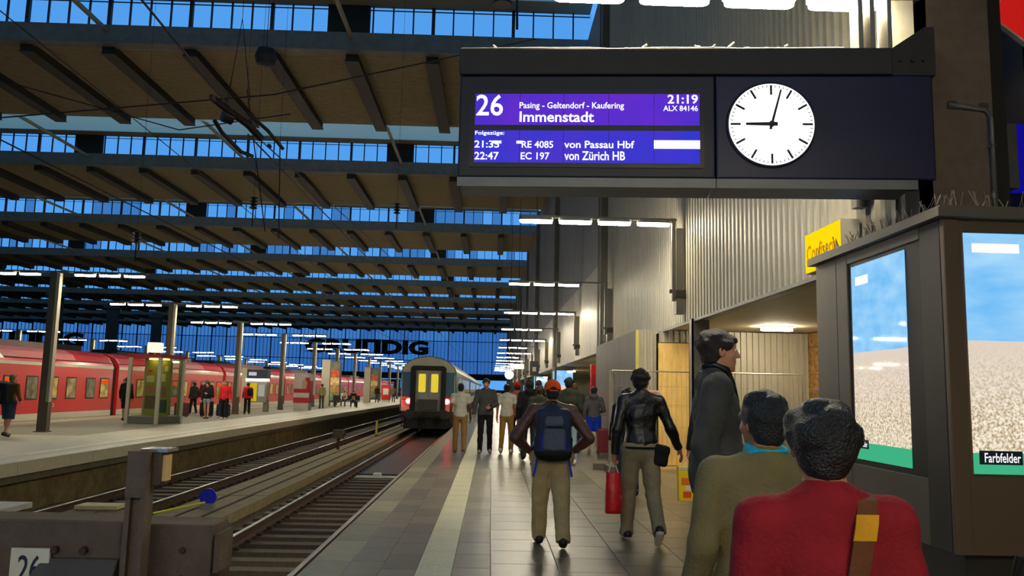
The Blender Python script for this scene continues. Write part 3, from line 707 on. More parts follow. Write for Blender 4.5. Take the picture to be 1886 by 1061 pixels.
for k, (x, y) in enumerate(((6.1, 30), (5.2, 34), (6.4, 41), (5.0, 52), (8.2, 14.5))):  # the last one is an added lamp that brightens the passage soffit
    t = thing('ceiling_lamp', '%s small lit lamp in the soffit of the side aisle' % ORD[k], 'lamp', (x, y, 2.92), 0, 'small soffit lamps of the side aisle')
    MB().prism(stadium(.62, .16), -.09, -.005, 'z').build('diffuser', MATS['led_soffit'], t)
    MB().prism(stadium(.68, .2), -.02, 0, 'z').build('rim', white_paint, t)
fr_m = M('fence_galvanised', (150, 146, 132), 0.4, 0.5)
def fence(label, x0, x1, y0, y1):
    L = math.hypot(x1 - x0, y1 - y0)
    t = thing('site_fence', label, 'fence', (x0, y0, 0), math.atan2(y1 - y0, x1 - x0), 'mobile mesh fences before the hoarding')
    MB().tube([(.05, 0, .12), (.05, 0, 2.0), (L - .05, 0, 2.0), (L - .05, 0, .12)], .02, 8).build('frame', fr_m, t)
    MB().cyl((.05, 0, .15), (L - .05, 0, .15), .015, 8).build('bottom_rail', fr_m, t)
    b = MB()
    for x in np.arange(.15, L - .1, .1): b.bx(x - .002, x + .002, -.002, .002, .15, 2.0)
    for z in (.5, .9, 1.3, 1.7): b.bx(.05, L - .05, -.002, .002, z - .002, z + .002)
    o = b.build('wire_mesh', fr_m, t); o['kind'] = 'stuff'
    for x in (.06, L - .06): MB().bx(x - .11, x + .11, -.32, .32, 0, .13).build('foot_block', M('fence_foot', (92, 86, 78), 0.9, 0, .2, 6), t)
fence('mesh site fence in front of the plywood panel', 2.36, 4.02, 16.35, 16.35)
fence('mesh site fence before the corrugated hoarding near the kiosk', 4.3, 6.28, 16.35, 16.3)
fence('mesh site fence running along the smooth hoarding side', 2.42, 2.92, 16.75, 19.6)
t = thing('fence_notice', 'small white notice plate on the mesh fence', 'sign', (3.25, 16.3, 1.53))
MB().bx(-.13, .13, -.01, .01, 0, .09).build('notice_plate', M('notice_white', (226, 206, 200), 0.5), t)
MB().bx(-.1, .1, -.013, -.01, .03, .045).bx(-.1, .06, -.013, -.01, .055, .065).each('notice_print', M('notice_red', (190, 90, 86), 0.5), t)
t = thing('red_fire_box', 'tall narrow red fire cabinet on the pillar past the hoarding', 'cabinet', (3.31, 26.35, 1.3))
MB().bx(-.12, .12, -.1, .12, 0, 1.15).build('cabinet_body', M('fire_red', (190, 26, 28), 0.45), t, bevel=.01)
MB().bx(-.09, .09, -.108, -.1, .35, .8).build('cabinet_door', M('fire_red_dark', (150, 22, 24), 0.4), t)

# ---- LED platform lamps
seg_hs = MB().prism(stadium(.66, .18), 0.0, .06, 'z').mesh('lamp_housing', steel_grey)
seg_li = MB().prism(stadium(.62, .14), -.045, .0, 'z').mesh('light_segment', lamp_white)
def segs(t, xs):
    for x in xs:
        h = put('lamp_housing', seg_hs, t, (x, 0, 0)); put('light_segment', seg_li, h)
arm_m = M('lamp_arm', (104, 100, 92), 0.45, 0.3)
for k in range(-1, 15):
    Y = 15.4 + 9.35 * (k - 1) if k else 6.82
    n = 3 if k % 2 == 0 and k > 0 else 4
    lab = 'row of oblong LED lamps behind the viewer' if k < 0 else ('row of bright oblong LED lamps just above the departure board' if k == 0 else '%s row of oblong LED lamps on a wall bracket, counted beyond the departure board' % ORD[k - 1])
    t = thing('wall_lamp', lab, 'lamp', (0, Y, 4.82 if k else 5.05), 0, 'LED lamp rows over the near platform')
    segs(t, [0.78 + .757 * i for i in range(n)])
    MB().bx(.45, 3.5, -.03, .03, .055, .10).build('arm', arm_m, t)
    if k == 0:
        MB().bx(3.5, 3.76, -.03, .1, .055, .10).build('arm_link', arm_m, t); continue
    MB().bx(3.40, 3.47, -.06, .06, -1.5, .1).bx(3.47, 3.62, -.1, .1, -1.75, -.1).build('bracket_post', arm_m, t)
    MB().bx(3.36, 3.66, -.04, .04, -1.35, -1.28).bx(3.45, 3.66, -.13, .13, -1.45, -1.3).build('wall_fixing', dark_steel, t)
pole_l = M('pole_pale', (176, 168, 146), 0.45, 0.3); pole_d = M('pole_brown', (96, 88, 74), 0.5, 0.3, .1, 4)
def pole_lamp(label, x, y, group, H=4.82):
    t = thing('lamp_post', label, 'lamp post', (x, y, 0), 0, group)
    MB().bx(-.17, .03, -.1, .1, 0, H + .06).build('pole', pole_d, t)
    MB().bx(.03, .12, -.09, .09, .9, H + .03).build('pole_cover', pole_l, t)
    MB().bx(-.05, .125, -.11, .11, 0, .9).bx(-.22, .16, -.16, .16, 0, .03).build('pole_foot', pole_d, t)
    MB().bx(-2.75, 2.75, -.03, .03, H + .055, H + .10).build('arm', arm_m, t)
    for s in (-1, 1):
        for i in range(3):
            h = put('lamp_housing', seg_hs, t, (s * (.84 + .757 * i), 0, H)); put('light_segment', seg_li, h)
for k in range(14):
    pole_lamp('%s lamp post from the left on the far platform' % ORD[k], -13.5, 25.3 + 9.3 * k, 'lamp posts on the far platform')
for k in range(10):
    pole_lamp('%s distant lamp post from the left, beyond the red train' % ORD[k], -31.8, 55.5 + 10.2 * k, 'lamp posts beyond the red train')
for k, (x, y) in enumerate(((-9, -6.5), (-3, -6.5), (3, -6.5), (-9, -11), (-3, -11), (3, -11))):  # unseen fill lamps added behind the viewer to light surfaces facing the camera
    t = thing('fill_lamp', '%s oblong lamp of the concourse ceiling behind the viewer' % ORD[k], 'lamp', (x, y, 5.6), 0, 'concourse ceiling lamps')
    segs(t, [-.76, 0, .76]); MB().bx(-1.2, 1.2, -.03, .03, .055, .1).build('arm', arm_m, t)
    MB().bx(-.02, .02, -.02, .02, .1, 10.2).build('hanger', arm_m, t)
struct(MB().bx(-35.5, -28, 30, 200, -1.05, 0).build('floor_third_platform', far_top), 'platform hidden behind the red train')
# ---- red commuter train
red = M('train_red', (208, 42, 44), 0.35, 0, 0.05, 1, coat=.3)
red_roof = M('train_roof_pink', (212, 124, 122), 0.4, 0, 0.06, 1)
red_band = M('train_roof_red', (200, 22, 26), 0.4)
t_white = M('train_white', (206, 200, 176), 0.5, 0, 0.05, 2)
t_under = M('train_underframe', (30, 28, 26), 0.8)
t_frame = M('window_rubber', (20, 18, 16), 0.5)
def winmat(name, c, s):
    m = bpy.data.materials.new(name); m.use_nodes = True; t = m.node_tree; b = t.nodes['Principled BSDF']
    b.inputs['Base Color'].default_value = (.02, .02, .02, 1); b.inputs['Roughness'].default_value = .08
    tc = t.nodes.new('ShaderNodeTexCoord'); n = t.nodes.new('ShaderNodeTexNoise'); n.inputs['Scale'].default_value = 2.2
    r = t.nodes.new('ShaderNodeValToRGB'); r.color_ramp.elements[0].position = .35; r.color_ramp.elements[1].position = .65
    r.color_ramp.elements[0].color = (*[v * .25 for v in lin(c)], 1); r.color_ramp.elements[1].color = (*lin(c), 1)
    t.links.new(tc.outputs['Object'], n.inputs[0]); t.links.new(n.outputs[0], r.inputs[0]); t.links.new(r.outputs[0], b.inputs['Emission Color'])
    b.inputs['Emission Strength'].default_value = s; return m
wins = [winmat('lit_window_%d' % i, c, 1.0) for i, c in enumerate([(150, 128, 78), (112, 100, 66), (176, 146, 70)])]
orange_disp = EM('destination_orange', (240, 84, 20), .8)
tr = thing('commuter_train', 'long red commuter train with pink roof beside the far platform', 'train', (-18.0, 0, 0))
CAR = 15.9
prof = [(0, -.02), (0, 2.25), (-.06, 2.42), (-.24, 2.68), (-.62, 2.86), (-1.4, 2.94), (-2.2, 2.86), (-2.56, 2.68), (-2.74, 2.42), (-2.8, 2.25), (-2.8, -.02)]
for c in range(8):
    y0 = 24.0 + 16.0 * c; y1 = y0 + CAR - .5
    b = MB(); mis = [0, 0, 1, 1, 1, 1, 1, 1, 0, 0, 0]
    b.prism(prof, y0, y1, 'y', 0, mis)
    body = b.build('car_body', [red, red_roof], tr)
    MB().bx(-.005, .012, y0, y1, 2.14, 2.26).bx(-.005, .012, y0, y1, -.02, .24).build('white_stripe', t_white, body)
    MB().bx(-2.7, -.1, y0 + .1, y1 - .1, -.75, -.02).build('underframe', t_under, body)
    for yy in (y0 + .2, y1 - 3.4):
        MB().prism([(p[0] * 1.003 + .004, p[1] + .006) for p in prof[2:6]] + [(-1.4, 2.8), (-.2, 2.4)], yy, yy + 3.2, 'y').build('roof_panel', red_band, body)
    MB().bx(-2.3, -.55, y0 + 4, y1 - 4.5, 2.8, 3.08).build('roof_equipment', M('roof_gear', (118, 96, 92), 0.7, 0, .15, 2), body)
    MB().bx(-.06, .004, y0 + .02, y1 - .02, 2.405, 2.425).build('gutter_line', M('train_gutter', (96, 24, 26), 0.5), body)
    # windows and doors
    k = 0
    for j, yy in enumerate((1.0, 2.5, 4.0, 7.1, 8.6, 10.1, 11.6, 13.3, 14.6)):
        if c > 4 and j % 2: continue
        wf = MB().bx(-.005, .016, yy - .42, yy + .42, .78, 1.72).build('window', t_frame, body, (0, y0, 0))
        MB().bx(.016, .02, yy - .36, yy + .36, .84, 1.66).build('pane', wins[(j + c) % 3], wf)
        if j in (3, 8) : MB().bx(.02, .024, yy - .36, yy + .36, 1.44, 1.62).build('destination_display', orange_disp, wf)
    for yy in (5.3,):
        d = MB().bx(-.005, .012, yy - .65, yy + .65, .02, 2.02).build('door', M('train_door', (176, 30, 34), 0.35), body, (0, y0, 0))
        for s in (-1, 1):
            MB().bx(.012, .018, yy + s * .33 - .22, yy + s * .33 + .22, .7, 1.75).build('door_window', wins[1], d)
            MB().bx(.012, .018, yy + s * .03 - .008, yy + s * .03 + .008, .04, 2.0).build('door_seal', t_frame, d)
    if c == 0:
        text('train_lettering', 'REGIO', MATS['train_white'], body, 0, 1, .46, .63, 0, .03, xf=lambda p: (.014, 33.2 + 1.15 * p[0], p[2] - 0.0))
    MB().prism([(p[0] * .9 - .14, p[1] * .96) for p in prof], y1, y1 + .6, 'y').build('gangway_bellows', M('bellows', (52, 24, 24), 0.9), tr)

# ---- a second train further back: only its roof shows
t = thing('background_train', 'dark train roof showing behind the red train', 'train', (-24.4, 0, 0))
b = MB().prism([(1.4, -.6), (1.4, 2.6), (1.0, 3.1), (.3, 3.3), (-.3, 3.3), (-1.0, 3.1), (-1.4, 2.6), (-1.4, -.6)], 30, 150, 'y')
b.build('car_body', M('grey_train', (84, 84, 80), 0.6, 0, .2, .4), t)
b = MB()
for y in range(34, 150, 9): b.bx(-.8, .8, y, y + 4.5, 3.2, 3.55)
b.each('roof_equipment', t_under, t)

# ---- blue and grey passenger coach on the near track
cx, cy = -3.22, 42.0
co = thing('passenger_coach', 'blue and grey passenger coach with red tail lights on the near track', 'train', (cx, cy, 0))
roof_g = M('coach_roof', (186, 180, 158), 0.5, 0.1, 0.08, 1.5); blue_c = M('coach_blue', (40, 98, 122), 0.4, 0, .06, 2, coat=.3); wht = M('coach_white', (186, 178, 160), 0.5)
door_g = M('coach_door', (156, 152, 142), 0.45); org = M('coach_orange', (206, 108, 34), 0.5)
bprof = [(-1.41, .42), (-1.41, 2.45), (-1.34, 2.62), (-1.08, 2.92), (-.7, 3.12), (0, 3.24), (.7, 3.12), (1.08, 2.92), (1.34, 2.62), (1.41, 2.45), (1.41, .42)]
for c in range(4):
    y0 = c * 26.6; y1 = y0 + 26.2
    b = MB(); b.prism(bprof, y0, y1, 'y', 0, [0, 1, 1, 1, 1, 1, 1, 1, 1, 0, 0])
    body = b.build('coach_body', [blue_c, roof_g], co)
    MB().bx(-1.2, 1.2, y0 + 1, y1 - 1, -.5, .42).build('underframe', t_under, body)
    MB().bx(1.40, 1.42, y0, y1, .42, .98).bx(-1.42, -1.40, y0, y1, .42, .98).build('lower_band', wht, body)
    for s in (-1, 1):
        for k in range(11):
            yy = y0 + 2.6 + k * 2.05
            MB().bx(s * 1.405, s * 1.42, yy - .6, yy + .6, 1.35, 2.2).build('window', wins[2] if k % 3 else wins[1], body)
    for yy in (y0 + 4.0, y1 - 4.0):
        for dy in (-1.25, 1.25):
            for s in (-1, 1): MB().cyl((s * .68, yy + dy, -.3), (s * .82, yy + dy, -.3), .46, 24).build('wheel', dark_steel, body)
        MB().bx(-1.05, 1.05, yy - 1.7, yy + 1.7, -.35, .0).build('bogie_frame', t_under, body)
    if c: MB().bx(-.6, .6, y0 - .4, y0, .5, 2.6).build('gangway_bellows', black_rubber, co)
# rear end
MB().prism([(-1.36, .42), (-1.36, .98), (1.36, .98), (1.36, .42)], -.02, 0, 'y').build('end_lower_panel', wht, co)
MB().prism([(-1.36, 1.02), (-1.36, 1.14), (1.36, 1.14), (1.36, 1.02)], -.02, 0, 'y').build('end_orange_band', org, co)
MB().prism([(-1.36, 2.4), (-1.3, 2.6), (-1.05, 2.88), (-.68, 3.07), (0, 3.19), (.68, 3.07), (1.05, 2.88), (1.3, 2.6), (1.36, 2.4)], -.03, 0, 'y').build('end_roof_panel', roof_g, co)
fr = MB().bx(-.9, -.66, -.22, 0, .45, 2.5).bx(.66, .9, -.22, 0, .45, 2.5).prism([(-.9, 2.5), (.9, 2.5), (.9, 2.6), (.78, 2.72), (-.78, 2.72), (-.9, 2.6)], -.22, 0, 'y')
fr.build('gangway_frame', black_rubber, co)
for s in (-1, 1):
    d = MB().bx(s * .01, s * .64, -.06, 0, .45, 2.42).build('door', door_g, co)
    MB().prism([(s * (.14) + x, z) for x, z in ((0, 1.42), (s * .04, 1.38), (s * .32, 1.38), (s * .36, 1.42), (s * .36, 2.27), (s * .32, 2.31), (s * .04, 2.31), (0, 2.27))], -.07, -.06, 'y').build('door_window', EM('coach_window_yellow', (236, 208, 60), 0.85), d)
MB().bx(-.5, .5, -.3, -.06, .5, 1.02).build('gangway_plate', M('plate_grey', (66, 64, 60), 0.6), co)
tail = EM('tail_light_red', (255, 18, 22), 110.0); tailc = EM('tail_core', (255, 190, 180), 6.0)
for s in (-1, 1):
    hsn = MB().cyl((s * .97, -.10, .92), (s * .97, -.0, .92), .17, 24).build('tail_lamp_housing', black_metal, co)
    MB().cyl((s * .97, -.13, .92), (s * .97, -.10, .92), .15, 24).build('tail_lens', tail, hsn)
    MB().cyl((s * .97, -.14, .92), (s * .97, -.13, .92), .07, 24).build('tail_core', tailc, hsn)
    bf = MB().cyl((s * .875, -.62, .28), (s * .875, -.02, .28), .09, 16).build('buffer', t_under, co)
    MB().cyl((s * .875, -.66, .28), (s * .875, -.62, .28), .24, 24).build('buffer_head', dark_steel, bf)
    MB().tube([(s * 1.34, -.05, .6), (s * 1.34, -.12, 1.0), (s * 1.34, -.12, 2.2), (s * 1.34, -.05, 2.3)], .018, 8).build('hand_rail', M('rail_yellow', (196, 190, 120), 0.5), co)
MB().bx(-1.3, 1.3, -.12, 0.2, .05, .42).build('buffer_beam', M('buffer_beam', (48, 36, 32), 0.7), co)
MB().bx(-.16, .16, -.4, 0, .12, .36).tube([(0, -.42, .25), (0, -.46, .0), (0, -.42, -.25), (.05, -.4, -.4)], .04, 8).build('coupling', t_under, co)
for s in (-1, 1): MB().tube([(s * .4, -.1, .2), (s * .42, -.25, -.1), (s * .36, -.2, -.35), (s * .3, -.1, -.1)], .03, 8).build('brake_hose', black_rubber, co)
MB().bx(-1.2, 1.2, -.05, .3, -.45, .05).build('snow_guard', t_under, co)
for s in (-1, 1): MB().bx(s * 1.05, s * 1.3, -.2, .1, -.35, -.3).bx(s * 1.28, s * 1.3, -.2, .1, -.35, .05).build('step', t_under, co)

# ---- buffer stop at the near end of track 26
bs_m = M('buffer_stop_steel', (92, 76, 58), 0.75, 0.2, 0.28, 5, .3, 30)
bs = thing('buffer_stop', 'heavy brown steel buffer stop with white 26 plate at lower left', 'buffer stop', (-3.15, 5.5, 0))
MB().bx(-1.45, 0.82, -.1, .22, -.05, .67).build('cross_beam', bs_m, bs, bevel=.012)
MB().bx(.825, 1.40, -.12, .2, -.05, .66).build('beam_end_plate', bs_m, bs, bevel=.01)
b = MB()
for z in (.09, .33, .5): b.cyl((1.22, -.14, z), (1.22, -.12, z), .02, 10)
for x, z in ((.42, .49), (.6, .49), (-.55, .33), (.0, .33), (-.72, .5)): b.cyl((x, -.14, z), (x, -.1, z), .022, 10)
b.each('bolt', M('bolt_rust', (70, 48, 34), 0.8, .3), bs)
MB().bx(1.41, 1.44, -.1, .18, 0.02, .28).bx(1.41, 1.44, -.1, .18, .36, .6).each('end_rib', bs_m, bs)
# slanted hydraulic ram in front of the beam
MB().add([(.35, -.12, .44), (.82, -.12, .44), (.82, -.5, -.1), (.1, -.5, -.1), (.35, -.02, .44), (.82, -.02, .44), (.82, -.1, -.1), (.1, -.1, -.1)],
         [(0, 1, 2, 3), (4, 5, 6, 7), (0, 1, 5, 4), (1, 2, 6, 5), (2, 3, 7, 6), (3, 0, 4, 7)]).build('buffer_ram', M('ram_grey', (78, 72, 66), 0.6, .2, .2, 5), bs, bevel=.01)
MB().bx(-.75, .02, -.55, -.12, .2, .3).bx(-.75, -.62, -.55, -.12, -.1, .2).bx(-.05, .02, -.55, -.12, -.1, .2).build('buffer_head', M('ram_top', (96, 92, 84), 0.6, .2, .2, 5), bs, bevel=.015)
pl_ = MB().bx(.16, .40, -.14, -.12, .22, .50).build('number_plate', M('plate_cream', (206, 196, 166), 0.6, 0, .08, 8), bs)
text('plate_number', '26', tick_m, pl_, .21, .35, .30, .46, -.143, .01)
MB().bx(-1.3, -1.0, .2, 1.6, -.95, .4).bx(.7, 1.0, .2, 1.6, -.95, .4).build('rear_brace', bs_m, bs)
# lamp post on the buffer stop
ps = thing('buffer_lamp_post', 'brown steel post with small signal lantern standing on the buffer stop', 'signal post', (-2.16, 5.22, 0))
MB().bx(-.06, -.03, -.06, .06, -.9, 1.12).bx(.03, .06, -.06, .06, -.9, 1.12).bx(-.03, .03, -.02, .0, -.9, 1.12).build('post', bs_m, ps)
lt = MB().bx(-.05, .11, .02, .16, .92, 1.12).build('lantern_box', bs_m, ps)
MB().bx(.11, .13, .04, .14, .94, 1.10).build('lantern_glass', M('lantern_lens', (206, 170, 110), 0.3), lt)
MB().bx(-.02, .15, .0, .18, 1.12, 1.14).build('lantern_cap', chrome, lt)
MB().bx(-.062, .062, -.07, -.06, .85, 1.13).build('post_plate', bs_m, ps)
# blocks and planks at the end of the second track
t = thing('concrete_block', 'concrete block with pale top at the end of the left track', 'block', (-7.35, 12.4, -1.0))
MB().bx(-.65, .32, -.5, .5, 0, .62).build('block', M('block_conc', (78, 72, 60), 0.9, 0, .2, 5), t, bevel=.02)
MB().bx(-.7, .38, -.55, .55, .62, .70).build('block_top', M('block_top', (176, 172, 160), 0.6, 0, .1, 4), t)
t = thing('timber_stop', 'timber stop block with pale boards on the left track', 'block', (-6.45, 14.0, -1.0))
for k in range(4): MB().bx(-.5 + .27 * k, -.24 + .27 * k, -.25, .25, .0, .42 + .01 * (k % 2)).build('timber', M('timber_brown', (96, 80, 56), .85, 0, .25, 6, 0, 40, .5, (6, 1, 1)), t)
MB().bx(-.45, .25, .1, .5, .43, .49).build('board', M('board_pale', (190, 172, 122), .7, 0, .1, 6), t)
MB().tube([(.6, -.1, .2), (.95, .0, .28), (1.1, .1, .15)], .07, 8).build('hook', t_under, t)
t = thing('blue_disc_marker', 'round blue disc on a yellow bar lying beside the concrete path', 'marker', (-5.33, 16.0, -0.8))
MB().cyl((0, -.02, .22), (0, .02, .22), .16, 32).build('disc', M('disc_blue', (22, 34, 190), .35), t)
MB().tube([(-.05, -.03, .12), (-.62, -1.0, .05)], .022, 8).build('bar', M('bar_yellow', (206, 196, 40), .5), t)
MB().bx(-.12, .12, -.08, .08, 0, .1).build('foot', M('foot_grey', (130, 128, 118), .8), t)
t = thing('yellow_marker_post', 'thin yellow marker post beside the track', 'post', (-5.6, 40.8, -0.8))
MB().cyl((0, 0, 0), (0, 0, .74), .05, 10).build('post', M('post_yellow', (186, 172, 40), .6), t)
MB().cyl((0, 0, 0), (0, 0, .06), .09, 10).build('base', t_under, t)
t = thing('ground_signal', 'small brown ground signal between the two tracks', 'signal', (-5.75, 31.5, -0.8))
MB().bx(-.05, .05, -.05, .05, 0, .55).build('stem', rail_side, t); MB().bx(-.2, .2, -.12, .12, .42, .74).build('head', M('signal_brown', (84, 70, 50), .8, 0, .2, 6), t, bevel=.02)
MB().bx(-.28, -.1, -.1, .1, .5, .6).bx(.1, .28, -.1, .1, .5, .6).build('arm', rail_side, t)

# ---- overhead line equipment
wire_m = M('overhead_wire', (34, 26, 22), .6, .4)
def wire(name, label, pts, r, cat='wire'):
    return tag(MB().tube(pts, r, 6).build(name, wire_m), label, cat)
wire('contact_wire', 'overhead wire of the near track running to the tensioner', [(-3.2, 1.5, 5.15), (-3.42, 10.2, 5.05)], .012)
wire('contact_wire', 'pair of overhead wires leaving the tensioner along the near track', [(-3.42, 10.9, 4.95), (-3.2, 40, 4.9), (-3.2, 190, 4.9)], .012)
wire('messenger_wire', 'upper carrying wire above the near track', [(-3.5, 11.0, 5.1), (-3.2, 34, 6.0), (-3.2, 60, 5.6), (-3.2, 190, 6.0)], .01)
wire('contact_wire', 'overhead wire of the left track by the far platform', [(-7.9, 8, 5.3), (-7.27, 24, 5.1), (-7.27, 190, 4.9)], .012)
wire('messenger_wire', 'upper carrying wire above the left track', [(-8.2, 10, 7.6), (-7.27, 24, 6.6), (-7.27, 60, 5.8), (-7.27, 190, 6.1)], .01)
wire('cross_span_wire', 'thin cross wire rising to the right below the boarded ceiling', [(-9.5, 13, 5.6), (-3.7, 13, 6.3), (.6, 13, 7.4)], .012)
wire('cross_span_wire', 'thin cross wire spanning low at the upper left', [(-11.5, 16, 7.9), (-6.4, 16, 6.6), (-4.2, 16, 7.0)], .012)
t = thing('wire_tensioner', 'dark overhead wire tensioner with forked arms hanging below the ceiling', 'tensioner', (-3.45, 10.5, 5.03))
MB().tube([(-.22, -.3, .16), (-.05, -.1, .06), (.1, .15, -.02), (.2, .42, -.12)], .05, 8).build('body', wire_m, t)
MB().cyl((-.16, -.08, .04), (-.06, .0, .02), .1, 16).build('pulley', black_metal, t)
MB().tube([(-.3, .0, -.02), (-.24, .15, -.14), (-.1, .55, -.28), (.0, .75, -.28)], .028, 8).build('fork_arm', black_metal, t)
MB().tube([(.12, .05, .1), (.3, .35, -.02), (.42, .75, -.16)], .025, 8).build('fork_arm', black_metal, t)
MB().tube([(-.12, -.1, .12), (-.02, 0, 1.4), (.12, .1, .3)], .008, 6).build('hanger_wire', wire_m, t)
MB().tube([(-.02, 0, 1.4), (-.02, 0, 10.9)], .004, 6).build('hanger_rod', wire_m, t)
MB().box((-.2, -.4, .14), (.05, .1, .07)).box((.3, .5, -.2), (.04, .08, .04)).each('clamp', M('clamp_rust', (60, 34, 26), .8), t)
ins_m = M('insulator_brown', (26, 18, 18), .3)
for lab, x, y, z in (('black insulator hanging over the left track', -7.24, 24, 6.75), ('black insulator hanging over the near track', -3.41, 27.6, 7.5),
                     ('black insulator hanging at the far left below the white roof band', -10.6, 24, 5.6)):
    t = thing('insulator', lab, 'insulator', (x, y, z))
    b = MB(); prof_i = []
    for k in range(4): prof_i += [(.05, .1 * k), (.12, .1 * k + .03), (.12, .1 * k + .05), (.05, .1 * k + .08)]
    b.lathe(prof_i, n=14); b.build('sheds', ins_m, t, smooth=False)
    MB().cyl((0, 0, .38), (0, 0, 15.9 - z), .005, 8).build('rod', wire_m, t)
    MB().cyl((0, 0, -.5), (0, 0, .02), .02, 8).build('clamp_rod', wire_m, t)
for lab, p0, p1 in (('dark drop rod with hook below the ceiling, left of two', (-4.65, 14.6, 6.95), (-4.45, 15.6, 4.5)), ('dark drop rod below the ceiling, right of two', (-4.1, 15, 6.1), (-4.1, 15.3, 4.3))):
    tag(MB().tube([(p0[0], p0[1], 15.4), (p0[0], p0[1], p0[2] + .05), p0, p1], [.003, .003, .012, .012], 6).build('drop_rod', wire_m), lab, 'rod')
t = thing('loudspeaker', 'dark round loudspeaker hanging under the nearest boarded bay', 'loudspeaker', (-5.95, 20, 9.84))
MB().lathe([(.08, -.24), (.22, -.2), (.28, 0), (.22, .2), (.08, .24)], n=20).build('case', M('speaker_grey', (40, 42, 46), .7), t)
MB().cyl((0, 0, .2), (0, 0, 6.0), .008, 6).build('rod', wire_m, t)
t = thing('floodlight', 'dark dome floodlight against the top glass strip', 'floodlight', (.05, 29.5, 16.2))
MB().lathe([(.04, .42), (.16, .36), (.3, .18), (.38, 0), (.36, -.04)], n=20).build('shade', black_metal, t)
MB().tube([(0, 0, .4), (.15, 0, .52), (.55, 0, .5), (.58, 0, -1.0), (.58, 0, -.2)], .05, 8).build('arm', black_metal, t)

# ---- furniture of the far platform
gl_clear = GLASS('booth_glass', (.82, .86, .80), .5)
bo = thing('information_booth', 'glass information booth with posts and notices on the far platform', 'booth', (-13.0, 32.3, 0))
post_m = M('booth_post', (168, 164, 146), .45, .3)
for x, y in ((-.78, -.75), (.42, -.95), (.88, .2), (.5, .95), (-.8, .8)):
    MB().bx(x - .06, x + .06, y - .06, y + .06, 0, 2.55).build('post', post_m, bo)
MB().prism([(-.88, -.85), (.48, -1.05), (.98, .2), (.55, 1.05), (-.9, .9)], 2.5, 2.62, 'z').build('roof', M('booth_roof', (150, 34, 38), .5), bo)
MB().prism([(-.82, -.79), (.44, -.99), (.92, .2), (.52, .99), (-.84, .84)], .02, .28, 'z').build('base', M('booth_base', (84, 86, 80), .7), bo)
for (x0, y0), (x1, y1) in (((-.78, -.75), (.42, -.95)), ((.42, -.95), (.88, .2)), ((.88, .2), (.5, .95))):
    dx, dy = x1 - x0, y1 - y0; L = math.hypot(dx, dy)
    o = MB().bx(.07, L - .07, -.01, .01, .3, 2.48).build('glass_pane', gl_clear, bo, (x0, y0, 0), math.atan2(dy, dx))
ib = MB().bx(-.5, .45, -.1, .1, .3, 2.4).build('notice_board', M('booth_inner', (150, 150, 70), .7), bo, (0, .1, 0))
for x, z, w_, h_, c in ((-.3, 1.7, .3, .25, (210, 196, 150)), (.15, 1.75, .28, .3, (214, 206, 170)), (-.28, 1.3, .36, .3, (180, 120, 96)), (.2, 1.2, .3, .4, (150, 110, 90)), (-.25, .8, .4, .5, (120, 90, 76)),
                        (-.32, 2.0, .14, .1, (206, 40, 30)), (.3, 2.1, .14, .2, (220, 214, 180)), (.22, .65, .36, .5, (60, 84, 70))):
    MB().bx(x - w_ / 2, x + w_ / 2, -.115, -.1, z - h_ / 2, z + h_ / 2).build('notice', M('notice_%d_%d' % (c[0], c[1]), c, .7), ib)
MB().bx(-.3, .3, -.25, .25, 2.44, 2.49).build('booth_lamp', EM('booth_glow', (255, 226, 110), 6), bo)
t = thing('square_light_sign', 'glowing square cream sign above the information booth', 'sign', (-13.2, 32.3, 2.72))
MB().box((0, 0, .2), (.46, .46, .38)).build('light_cube', EM('cube_cream', (255, 232, 170), 1.8), t, bevel=.03)
MB().cyl((0, 0, -.1), (0, 0, .05), .04, 8).build('stem', steel_grey, t)
st = thing('information_stele', 'white and grey information stele with lit panel at the left edge', 'stele', (-16.05, 26.6, 0))
MB().bx(-1.2, .1, -.3, .3, 0, 2.25).build('body', M('stele_grey', (132, 126, 108), .5), st)
MB().prism([(-1.3, 2.25), (.2, 2.25), (-.1, 2.55), (-1.2, 2.55)], -.36, .36, 'y').build('cap', white_paint, st)
MB().bx(-1.1, -.35, -.32, -.3, .6, 2.1).build('panel', EM('stele_panel', (196, 216, 222), .9), st)
tm = thing('ticket_machine', 'ticket machine with yellow panel and lit hood on the far platform', 'machine', (-13.75, 48.6, 0))
for x in (-.55, .55): MB().bx(x - .12, x + .12, -.2, .2, 0, .7).build('leg', M('tm_leg', (120, 112, 96), .5, .3), tm)
MB().bx(-.85, -.55, -.3, .3, 0, 2.55).build('side_pillar', M('tm_pillar', (176, 168, 146), .5, .2), tm)
MB().bx(-.55, .62, -.28, .28, .55, 1.75).build('cabinet', M('tm_steel', (150, 146, 134), .35, .5), tm)
MB().bx(-.5, .05, -.3, -.28, .62, 1.66).build('yellow_panel', EM('tm_yellow', (214, 190, 30), .75), tm)
MB().bx(.14, .5, -.3, -.28, .9, 1.6).build('screen', EM('tm_screen', (190, 190, 176), .6), tm)
MB().bx(-.6, .68, -.36, -.0, 1.78, 1.92).build('lit_hood', EM('tm_light', (255, 248, 226), 5), tm)
MB().bx(-.55, .66, -.34, .3, 1.93, 2.45).build('header', M('tm_header', (34, 38, 56), .5), tm)
MB().bx(-.45, .0, -.35, -.34, 2.1, 2.3).build('header_print', EM('tm_print', (200, 204, 214), .8), tm)
pm_p = M('poster_white', (206, 196, 184), .6, 0, .12, 3); pm_r = M('poster_red', (180, 30, 44), .6, 0, .2, 3)
pc = thing('poster_cube', 'red and white poster cube on a white base on the far platform', 'poster stand', (-12.2, 53.6, 0))
MB().bx(-.46, .46, -.46, .46, 0, .45).build('base', white_paint, pc)
MB().bx(-.5, .5, -.5, .5, .45, 2.35).build('poster_body', pm_p, pc)
